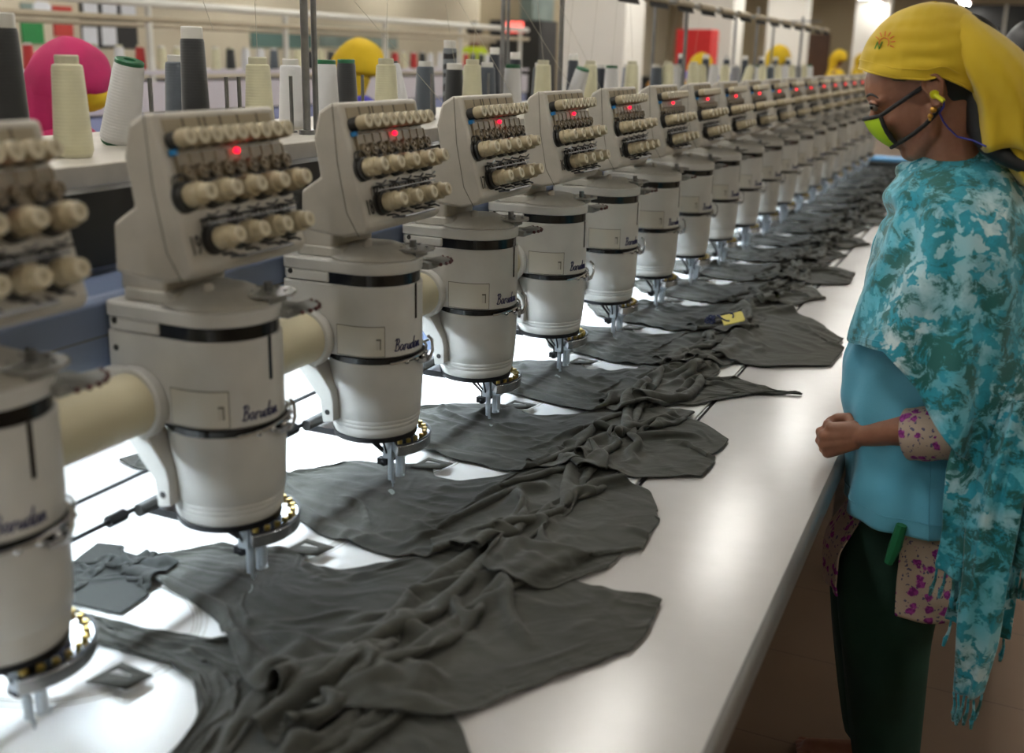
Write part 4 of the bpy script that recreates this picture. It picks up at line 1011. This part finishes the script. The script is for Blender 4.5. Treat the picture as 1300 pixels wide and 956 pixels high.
# eyes, brows, lashes
M['eyew']=plain('eye_white','7E7468',.25,var=0); M['iris']=plain('dark_iris','140C08',.15,var=0)
from mathutils.bvhtree import BVHTree
_bm=bmesh.new(); _bm.from_mesh(body.data); bvh=BVHTree.FromBMesh(_bm)
def onface(x,z,s,lift=0):
    """the skin of the face at (x,z), seen from the side"""
    d=Vector((.35,s*1.0,-.05)).normalized(); o=Vector((x,2.10,z))-d*.3-Vector((WO[0],WO[1],0)); o.x=x-WO[0]-d.x*.18; o.y=2.10-WO[1]-s*.18; o.z=z
    h=bvh.ray_cast(o,d)[0]
    if h is None: h=Vector((x-WO[0],2.10-WO[1]-s*.045,z))
    return tuple(h+Vector(WO)-d*lift)
for s in (1,-1):
    c=Vector(onface(-.220,1.4985,s,-.0075)); mb=MB(); mb.mat(0).ball(tuple(c),.0112,18,12)
    g=c+Vector((-.75,-.55*s,-.38)).normalized()*.0070
    mb.mat(1).ball(tuple(g),.0060,12,8); mb.build('eye',[M['eyew'],M['iris']],wom,WO,ang=0)
    def arc(zo,r0,x0=-.2335,x1=-.2065,drop=.003,n=9):
        return [onface(x0+(x1-x0)*t,1.4985+zo+drop*math.sin(t*PI)-.0025*t,s,r0) for t in np.linspace(0,1,n)]
    mb=MB(); mb.tube(arc(.0025,.0022,drop=.0040),[.0014,.0024,.0032,.0036,.0036,.0034,.0030,.0022,.0012],8); mb.tube(arc(-.0045,.0006,drop=-.0028),[.0010,.0016,.0020,.0022,.0022,.0020,.0018,.0014,.0010],8)
    mb.build('eyelid',[M['wskin']],wom,WO,ang=0)
    mb=MB(); mb.tube(arc(.0002,.0044,drop=.0026),.0011,5)
    br=[onface(-.241+.0062*i,1.5125+.0045*math.sin(i*.62),s,.0004) for i in range(7)]
    mb.tube(br,[.0012,.0022,.0026,.0026,.0022,.0016,.0008],6); mb.build('eyebrow',[M['hair']],wom,WO,ang=0)
# hair under the scarf, braid
mb=MB(); he(-.030,0,.028,.090,.0745,.082); 
for s in (1,-1): cap(mb,[hp(.048,.056*s,.044),hp(.030,.064*s,.036),hp(.010,.071*s,.038)],[.007,.009,.008],8)
cap(mb,[(-.045,2.075,1.50),(-.035,2.07,1.46),(-.02,2.05,1.43),(.012,2.035,1.41),(.05,2.03,1.395)],[.036,.034,.022,.016,.014],12)
remesh(mb,'hair',[M['hair']],wom,WO,.005,4)
# ---- headscarf
m=NT('yellow_scarf'); n=m.noise(9,3); 
wv=m.n('ShaderNodeTexWave',wave_type='BANDS'); wv.inputs['Scale'].default_value=14; wv.inputs['Distortion'].default_value=7; wv.inputs['Detail'].default_value=2; wv.inputs['Detail Scale'].default_value=.8; m.l(m.co(),wv.inputs['Vector'])
m.bump(m.mix(.12,wv.outputs['Fac'],m.noise(500,2)),.22,.003)
m.set(m.ramp(n,[(.3,'BE9F0E'),(.7,'CFB016')]),.8,**{'Sheen Weight':.3}); M['scarf']=m.m
rs=np.random.RandomState(4)
C=Vector((-.142,2.10,1.548)); NU,NV=72,26
P=np.zeros((NU,NV,3))
def zedge(x): return np.interp(x,[-.27,-.25,-.19,-.14,-.115,-.06,0],[1.557,1.554,1.539,1.538,1.546,1.520,1.49])
U,V=np.meshgrid(np.linspace(0,1,NU),np.linspace(0,1,NV),indexing='ij')
vnz=vn(rs,U,V,10,5)
for i in range(NU):
    ph=2*PI*i/(NU-1)      # 0 = front
    for j in range(NV):
        t=j/(NV-1)
        a=.120 if math.cos(ph)>0 else .112
        x0=C.x-a*math.cos(ph); ze=float(zedge(x0)); 
        tm=math.acos(max(-1,min(1,(ze-C.z)/.122)))*1.0
        tt=t*tm; 
        r=math.sin(tt)
        # pleats gather from the forehead toward the knot behind the ear
        pl=(.0030*math.sin(ph*2.2+tt*24)+.0016*math.sin(ph*5-tt*31+2*vnz[i,j]))*min(1,max(0,t-.25)*2)*abs(math.sin(ph))**.7
        rr=1+pl/.1+.010*vnz[i,j]
        P[i,j]=(C.x-a*rr*math.cos(ph)*r,C.y-.090*rr*math.sin(ph)*r,C.z+.120*math.cos(tt)*(1 if math.cos(tt)<0 else 1)+.002*vnz[i,j])
P[-1]=P[0]
mb=MB(); mb.grid(P.tolist()); 
hs=mb.build('headscarf',[M['scarf']],wom,WO,ang=0,sub=1); mm=hs.modifiers.new('t','SOLIDIFY'); mm.thickness=.003; mm.offset=1
# band seam along the lower edge
mb=MB(); mb.tube([tuple(Vector(P[i,-3])+(Vector(P[i,-3])-C).normalized()*.0030) for i in range(NU-1)],.0011,6,True); mb.tube([tuple(Vector(P[i,-1])+(Vector(P[i,-1])-C).normalized()*.0020) for i in range(NU-1)],.0022,6,True)
mb.build('scarf_band',[M['scarf']],hs,WO)
# hanging drape at the back of the head
zs=[1.662,1.655,1.64,1.61,1.58,1.555,1.53,1.50,1.46,1.425]
xl=[-.125,-.128,-.125,-.118,-.108,-.096,-.078,-.062,-.058,-.050]; xr=[-.115,-.085,-.065,-.018,.018,.040,.052,.060,.066,.068]; bb=[.01,.03,.05,.080,.094,.098,.098,.095,.092,.090]
rings=[]
for z,a_,b_,w_ in zip(zs,xl,xr,bb):
    cx=(a_+b_)/2; ax=(b_-a_)/2; dn=(1.662-z)/.24
    rings.append([(cx-ax*math.copysign(abs(math.cos(t))**.8,math.cos(t))*(1+.05*dn*math.sin(t*7)),2.10-w_*math.copysign(abs(math.sin(t))**.8,math.sin(t))*(1+.07*dn*math.sin(t*9+z*20)),z+.006*math.sin(t*5)*dn) for t in [2*PI*i/64 for i in range(64)]])
mb=MB(); mb.loft(rings,True,False); q=mb.build('scarf_drape',[M['scarf']],hs,WO,ang=0,sub=1); q.parent=wom; mm=q.modifiers.new('t','SOLIDIFY'); mm.thickness=.003
rings=[]
for z,a_,b_ in ((1.44,-.015,.085),(1.41,-.005,.09),(1.385,.012,.09),(1.365,.030,.09)):
    cx=(a_+b_)/2; ax=(b_-a_)/2
    rings.append([(cx-ax*math.cos(t),2.10-.085*math.sin(t)*(1+.05*math.sin(t*8)),z) for t in [2*PI*i/48 for i in range(48)]])
mb=MB(); mb.loft(rings,True,False); q=mb.build('scarf_tail',[M['scarf']],wom,WO,ang=0,sub=1); mm=q.modifiers.new('t','SOLIDIFY'); mm.thickness=.003
# small print on the brow: red sun rays over green letter
M['pr']=plain('red_print','C8542E',.7,var=0); M['pg']=plain('green_print','3E8A34',.7,var=0)
def onscarf(x,z):
    dx=(x-C.x)/.1215; dz=(z-C.z)/.1215; s=max(0,1-dx*dx-dz*dz); return (x-.0012,C.y-.0935*math.sqrt(s)-.003,z+.001)
mb=MB(); c0=(-.216,1.598)
for i in range(7):
    a=math.radians(-20+i*28); mb.mat(0).tube([onscarf(c0[0]+.0125*math.cos(a),c0[1]+.0125*math.sin(a)),onscarf(c0[0]+.020*math.cos(a),c0[1]+.020*math.sin(a))],.0009,5)
mb.tube([onscarf(c0[0]+.009*math.cos(a),c0[1]+.009*math.sin(a)) for a in np.linspace(-.6,3.4,12)],.0009,5)
mb.mat(1).tube([onscarf(-.231,1.588),onscarf(-.228,1.600),onscarf(-.223,1.588),onscarf(-.219,1.600)],.0011,5)
mb.build('scarf_print',[M['pr'],M['pg']],hs,WO)
# ---- mask
M['mlime']=plain('lime_mask_cloth','A9CC12',.7,var=.10,scale=30); M['mblack']=plain('black_binding','100E10',.7,var=0)
cc=[(-.2445,2.10,1.464),(-.238,2.10,1.451),(-.226,2.10,1.437),(-.207,2.10,1.423),(-.190,2.10,1.416)]
sd=[(-.211,2.046,1.473),(-.204,2.042,1.459),(-.197,2.042,1.447),(-.189,2.045,1.436),(-.178,2.050,1.425)]
rows=[]
for (cx,cy,cz),(sx,sy,sz) in zip(cc,sd):
    r=[]
    for t in np.linspace(-1,1,15):
        q=abs(t); b=1-(1-q)**1.0; cu=math.cos(q*PI/2)
        r.append((sx+(cx-sx)*cu,2.10+(sy-2.10)*math.sin(q*PI/2)*(-1 if t<0 else 1)*-1 if False else 2.10+(2.10-sy)*math.sin(q*PI/2)*(1 if t>0 else -1),sz+(cz-sz)*cu))
    rows.append(r)
mb=MB(); mb.grid(rows); mk=mb.build('face_mask',[M['mlime']],wom,WO,ang=0,sub=1); mm=mk.modifiers.new('t','SOLIDIFY'); mm.thickness=.003; mm.offset=0
mb=MB()
def flat(pts,r=.0040): mb.tube(pts,r,8)
flat(rows[0]); flat(rows[-1])
for e in (0,-1): flat([r[e] for r in rows])
for s in (1,-1):
    Y=lambda y: 2.10-s*(2.10-y)
    flat([(-.211,Y(2.046),1.473),(-.195,Y(2.036),1.486),(-.166,Y(2.030),1.509),(-.142,Y(2.026),1.528),(-.122,Y(2.018),1.545)])
    flat([(-.178,Y(2.050),1.425),(-.166,Y(2.044),1.433),(-.150,Y(2.038),1.446),(-.134,Y(2.030),1.461),(-.120,Y(2.022),1.478),(-.108,Y(2.016),1.494)])
mb.build('mask_strap',[M['mblack']],mk,WO)
# earplug, cord, earring
M['yplug']=plain('yellow_earplug','CFD01A',.45,var=0); M['bcord']=plain('blue_cord','1A1F7C',.5,var=0); M['gold']=plain('gold','C79A4A',.3,1,var=.1)
mb=MB(); mb.cyl((-.127,2.030,1.518),(-.122,2.016,1.514),.0075,14); mb.cyl((-.122,2.016,1.514),(-.106,2.008,1.504),.0040,10); mb.build('earplug',[M['yplug']],wom,WO)
mb=MB(); mb.tube([(-.106,2.010,1.504),(-.105,2.010,1.495),(-.111,2.014,1.484),(-.104,2.022,1.470),(-.095,2.028,1.459),(-.078,2.030,1.444),(-.053,2.02,1.440),(-.03,2.0,1.432)],.0016,8); mb.build('earplug_cord',[M['bcord']],wom,WO)
mb=MB(); mb.ball((-.121,2.012,1.489),.0060,12,8); mb.ball((-.125,2.013,1.478),.0048,12,8); mb.ball((-.125,2.013,1.472),.0028,10,6); mb.build('earring',[M['gold']],wom,WO)
# ---- clothes
m=NT('blue_tunic_cotton'); n=m.noise(5,4); m.bump(m.mix(.3,m.noise(16,4,.6,1.5),m.noise(500,2)),.30,.004); m.set(m.ramp(n,[(.3,'4A9FBE'),(.7,'68B6D2')]),.8,**{'Sheen Weight':.2}); M['tunic']=m.m
m=NT('dark_green_cotton'); m.bump(m.noise(14,3,.5,1),.25,.004); m.set(m.ramp(m.noise(4,3),[(.3,'05291F'),(.7,'083A2D')]),.85); M['trous']=m.m
m=NT('tie_dye'); 
n1=m.noise(13,5,.62,.5); n2=m.noise(34,3,.55,.3); n3=m.noise(4.5,3,.5,.4); n4=m.noise(24,7,.75,.8)
pale=m.mix(m.ramp(n3,[(.4,'000000'),(.6,'FFFFFF')]),'CFE2E4','5FBDD0')
cy=m.ramp(n2,[(.50,'000000'),(.535,'FFFFFF')])
c1=m.mix(cy,pale,m.ramp(n4,[(.40,'0E7F8E'),(.6,'1E9DB8')]))
dk=m.ramp(n1,[(.485,'000000'),(.53,'FFFFFF')]); vein=m.ramp(n4,[(.48,'FFFFFF'),(.54,'000000')])
dkm=m.n('ShaderNodeMath',operation='MULTIPLY'); m.l(dk,dkm.inputs[0]); m.l(vein,dkm.inputs[1])
c2=m.mix(m.ramp(n1,[(.44,'000000'),(.52,'C0C0C0')]),c1,'128A9E')
col=m.mix(dkm.outputs[0],c2,'035C58')
m.bump(m.mix(.15,m.noise(12,4,.55,1.2),m.noise(450,2)),.3,.004); m.set(col,.75,**{'Sheen Weight':.3}); M['tie']=m.m
m=NT('floral_cotton'); vo=m.n('ShaderNodeTexVoronoi'); vo.inputs['Scale'].default_value=42; 
nz=m.n('ShaderNodeTexNoise'); nz.inputs['Scale'].default_value=70; m.l(m.co(),nz.inputs['Vector'])
vm=m.n('ShaderNodeVectorMath',operation='MULTIPLY_ADD'); m.l(nz.outputs['Color'],vm.inputs[0]); vm.inputs[1].default_value=(.018,.018,.018); m.l(m.co(),vm.inputs[2]); m.l(vm.outputs[0],vo.inputs['Vector'])
f1=m.ramp(vo.outputs['Distance'],[(.30,'FFFFFF'),(.36,'000000')]); v2=m.n('ShaderNodeTexVoronoi'); v2.inputs['Scale'].default_value=95; m.l(vm.outputs[0],v2.inputs['Vector'])
f2=m.ramp(v2.outputs['Distance'],[(.22,'FFFFFF'),(.27,'000000')])
pet=m.mix(m.ramp(m.noise(160,2),[(.45,'000000'),(.55,'FFFFFF')]),'7A1F78','A23C98')
c=m.mix(f2,'B9A898','5E5A78'); m.set(m.mix(f1,c,pet),.8); M['floral']=m.m
rs=np.random.RandomState(9)
def garloft(levels,cy,fold,seed,name,mat,n=96,nz=40,arc=None,th=.003,parent=wom,sup=.9,label=None,diag=0):
    """levels: (z, xfront, xback, halfwidth)"""
    rg=np.random.RandomState(seed); L=np.array(sorted(levels,reverse=True)); zz=np.linspace(0,1,nz)
    ks=np.linspace(0,1,len(L)); rows=[]
    U,V=np.meshgrid(zz,np.linspace(0,1,n),indexing='ij'); nzv=vn(rg,U,V,5,14); nz2=vn(rg,U,V,9,8)
    for i,t in enumerate(zz):
        z,xf,xb,w=[np.interp(t,ks,L[:,c]) for c in range(4)]
        r=[]; a0,a1=arc if arc else (0,2*PI)
        for j in range(n):
            u=a0+(a1-a0)*j/(n-1 if arc else n); d=fold*(.25+.75*t)*(math.sin(u*11+diag*t*6+rg.rand()*0)*.5+nzv[i,j]*.8+nz2[i,j]*.5)
            cs=math.copysign(abs(math.cos(u))**sup,math.cos(u)); sn=math.copysign(abs(math.sin(u))**sup,math.sin(u))
            r.append(((xf+xb)/2-((xb-xf)/2+d)*cs,cy-(w+d)*sn,z))
        if not arc: r.append(r[0])
        rows.append(r)
    mb=MB(); mb.grid(rows); o=mb.build(name,[M[mat]],parent,WO,ang=0,sub=1); mm=o.modifiers.new('t','SOLIDIFY'); mm.thickness=th; mm.offset=1
    if label: o['label']=label
    return o
tn=garloft([(1.20,-.19,.03,.13),(1.12,-.212,.04,.135),(1.05,-.224,.045,.136),(.99,-.237,.045,.138),(.93,-.237,.045,.140),(.88,-.222,.045,.142),(.82,-.210,.055,.158),(.76,-.206,.06,.176),(.712,-.203,.065,.186)],YC,.011,3,'tunic','tunic',diag=1.2)
_me=tn.data; _n=97
def tv(i,j): return _me.vertices[i*_n+j].co+Vector(WO)
mb=MB(); mb.tube([tuple(tv(36,j)+(tv(36,j)-Vector((-.08,YC,tv(36,j).z))).normalized()*.0035) for j in range(0,96)],.0010,5,True); mb.tube([tuple(tv(i,27)+(tv(i,27)-Vector((-.08,YC,tv(i,27).z))).normalized()*.0033) for i in range(8,40)],.0010,5)
mb.build('tunic_seam',[M['tunic']],tn,WO)
garloft([(.80,-.10,.06,.14),(.70,-.195,.065,.165),(.62,-.235,.07,.19),(.56,-.232,.07,.19),(.535,-.228,.07,.19)],YC,.006,5,'kurta_front','floral',arc=(-.78,.78),nz=20)
garloft([(.80,-.18,.05,.145),(.70,-.19,.06,.168),(.62,-.20,.075,.182),(.545,-.20,.085,.188)],YC-.002,.006,6,'kurta_back','floral',arc=(1.45,2*PI-1.45),nz=20)
# trousers: two legs
mb=MB()
for s,yo,kx in ((1,-.085,-.085),(-1,.085,-.13)):
    rows=[]
    for k,(z,r,dx) in enumerate(((.84,.080,0),(.76,.085,0),(.70,.092,-.01),(.60,.108,-.02),(.50,.098,-.02),(.42,.088,-.01),(.33,.080,.0),(.22,.070,.012),(.12,.060,.025),(.085,.056,.03))):
        cx=-.08+(kx+.0+dx+.08)*min(1,(.84-z)/.4); rows.append([(cx+r*math.cos(t)*(1+.05*math.sin(t*6+z*9)),YC+yo*.9+r*.85*math.sin(t)*(1+.05*math.sin(t*5+z*14)),z) for t in [2*PI*i/40 for i in range(40)]])
    mb.loft(rows,True,True)
tr=mb.build('trousers',[M['trous']],wom,WO,ang=0,sub=1)
mb=MB(); mb.tube([(-.085,YC-.192,.735),(-.092,YC-.195,.69),(-.10,YC-.195,.655)],[.010,.012,.008],8); q=mb.build('trouser_tie',[plain('green_sash','0E6B42',.8)],wom,WO)
# floral sleeve with turned edge
def sleeve(sg):
    y=lambda v: YC-sg*v
    pts=[(-.045,y(.150),1.27),(-.01,y(.165),1.13),(.030,y(.180),.99),(.018,y(.185),.948),(-.025,y(.172),.925),(-.060,y(.162),.910),(-.094,y(.152),.900)]
    rr=[.055,.052,.050,.051,.052,.051,.049]
    mb=MB(); pp=[];r2=[]
    for i in range(len(pts)-1):
        for t in (0,.33,.66): pp.append(tuple(Vector(pts[i]).lerp(Vector(pts[i+1]),t))); r2.append(rr[i]+(rr[i+1]-rr[i])*t+.0016*math.sin(len(r2)*2.1))
    pp.append(pts[-1]); r2.append(rr[-1])
    mb.T=None; n0=len(mb.v); mb.tube(pp,r2,28); mb.f=[f for f in mb.f if len(f)<=4]; mb.m=mb.m[:len(mb.f)]
    q=mb.build('sleeve',[M['floral']],wom,WO,ang=0,sub=1); mm=q.modifiers.new('t','SOLIDIFY'); mm.thickness=.0025
sleeve(1); sleeve(-1)
# ---- shawl
zs=np.array([1.425,1.405,1.38,1.34,1.29,1.24,1.17,1.05,.93,.80,.6]); 
XF=np.array([-.150,-.165,-.172,-.184,-.190,-.196,-.213,-.226,-.228,-.21,-.2]); XB=np.array([.0,.02,.035,.055,.075,.085,.10,.115,.12,.125,.13]); HW=np.array([.070,.085,.130,.192,.225,.240,.255,.268,.272,.27,.27])
hemd=np.array([0,25,45,60,72,82,92,105,125,160,200,240,270,300,335,360]); hemz=np.array([1.052,1.056,1.072,1.078,1.052,1.02,.965,.915,.87,.80,.80,.86,.92,1.0,1.05,1.052])
topz_d=np.array([0,30,60,90,130,180,230,270,300,330,360]); topz_z=np.array([1.362,1.378,1.405,1.416,1.418,1.42,1.418,1.416,1.40,1.378,1.362])
N,NZ=150,64; rows=[]; rg=np.random.RandomState(21)
U,V=np.meshgrid(np.linspace(0,1,NZ),np.linspace(0,1,N),indexing='ij'); n1=vn(rg,U,V,4,9); n2=vn(rg,U,V,7,16); n3=vn(rg,U,V,12,30)
for i in range(NZ):
    r=[]; t=i/(NZ-1)
    for j in range(N):
        u=2*PI*j/(N-1); dg_=math.degrees(u)
        z=np.interp(dg_,topz_d,topz_z)*(1-t)+np.interp(dg_,hemd,hemz)*t
        xf,xb,hw=[np.interp(-z,-zs,A) for A in (XF,XB,HW)]
        # long folds falling from the near shoulder toward the hem
        w_=min(1,t*3)
        f=.0065*w_*math.sin(u*9+t*5.0+1.5*n1[i,j])+.006*n1[i,j]*w_+.004*n2[i,j]*w_+.0018*n3[i,j]
        f+=.012*math.exp(-((t-.14)/.055)**2)*math.exp(-(min(u,2*PI-u)/.9)**2)-.008*math.exp(-((t-.25)/.04)**2)*math.exp(-(min(u,2*PI-u)/1.0)**2)
        f+=.016*math.exp(-((u-1.72)/.10)**2)*t-.012*math.exp(-((u-1.95)/.08)**2)*t
        cs=math.copysign(abs(math.cos(u))**.92,math.cos(u)); sn=math.copysign(abs(math.sin(u))**.92,math.sin(u))
        r.append(((xf+xb)/2-((xb-xf)/2+f)*cs,YC-(hw+f)*sn,z))
    r[-1]=r[0]; rows.append(r)
mb=MB(); mb.grid(rows); swl=mb.build('shawl',[M['tie']],wom,WO,ang=0,sub=1); mm=swl.modifiers.new('t','SOLIDIFY'); mm.thickness=.003; mm.offset=1
mb=MB(); mb.tube([tuple(Vector(p)+Vector((0,0,-.001))) for p in rows[-1]],.0032,6); mb.tube([(p[0]*1.0-.002,p[1],p[2]+.012) for p in rows[-1][:40]],.0009,5); mb.build('shawl_hem',[M['tie']],swl,WO)
# neck roll of the shawl
mb=MB(); pts=[];rr=[]
for a in np.linspace(0,2*PI,40)[:-1]:
    z=np.interp(math.degrees(a),topz_d,topz_z); xf,xb,hw=[np.interp(-z,-zs,A) for A in (XF,XB,HW)]
    pts.append(((xf+xb)/2-((xb-xf)/2-.004)*math.cos(a),YC-(hw-.004)*math.sin(a),z+.002+.003*math.sin(a*7))); rr.append(.011+.003*math.sin(a*5))
mb.tube(pts,rr,10,True); mb.build('shawl_neck_roll',[M['tie']],swl,WO)
def strip(name,L,R,y,amp,seed,tass=6,tl=.05,label=None):
    """hanging end of the shawl: left and right outline (x,z) from top to bottom"""
    rg=np.random.RandomState(seed); n=30; nv=22; rows=[]
    U,V=np.meshgrid(np.linspace(0,1,n),np.linspace(0,1,nv),indexing='ij'); nn=vn(rg,U,V,4,6)
    kl=np.linspace(0,1,len(L)); kr=np.linspace(0,1,len(R))
    for i,t in enumerate(np.linspace(0,1,n)):
        l=[np.interp(t,kl,[p[c] for p in L]) for c in (0,1)]; r=[np.interp(t,kr,[p[c] for p in R]) for c in (0,1)]
        rows.append([(l[0]+(r[0]-l[0])*v+.003*nn[i,j],y+.05*max(0,1-t*2.2)+amp*(math.sin(v*10+t*3+seed)*.6+nn[i,j]*.6)-.015*math.sin(v*PI),l[1]+(r[1]-l[1])*v) for j,v in enumerate(np.linspace(0,1,nv))])
    mb=MB(); mb.grid(rows); o=mb.build(name,[M['tie']],swl,WO,ang=0,sub=1); mm=o.modifiers.new('t','SOLIDIFY'); mm.thickness=.003
    for k in range(tass):
        j=min(nv-1,int((k+.5)/tass*nv)); p=Vector(rows[-1][j]); mb=MB(); d=Vector((rg.uniform(-.008,.008),rg.uniform(-.01,.01),-tl))
        mb.tube([tuple(p),tuple(p+d*.4+Vector((.002,0,0))),tuple(p+d*.8),tuple(p+d)],[.0022,.0026,.0040,.0028],6); mb.ball(tuple(p+d*.72),.0046,8,6)
        q=mb.build('tassel',[M['tie']],swl,WO)
    return o
strip('shawl_end',[(.055,1.02),(.030,.88),(.020,.78),(.028,.66),(.034,.58),(.036,.475)],[(.115,1.02),(.108,.90),(.105,.78),(.102,.66),(.100,.58),(.088,.478)],1.875,.010,1,6,.06)
strip('shawl_end',[(.085,1.0),(.10,.85),(.10,.74),(.095,.715)],[(.22,1.0),(.20,.85),(.19,.74),(.185,.712)],1.92,.012,2,9,.055)
strip('shawl_end',[(-.005,1.0),(-.020,.88),(-.018,.78),(-.018,.690)],[(.07,1.0),(.06,.86),(.06,.76),(.06,.675)],1.91,.010,3,6,.055)
strip('shawl_end',[(.02,.86),(.018,.74),(.014,.62),(.010,.585)],[(.12,.86),(.12,.74),(.12,.62),(.12,.575)],1.925,.012,4,5,.05)
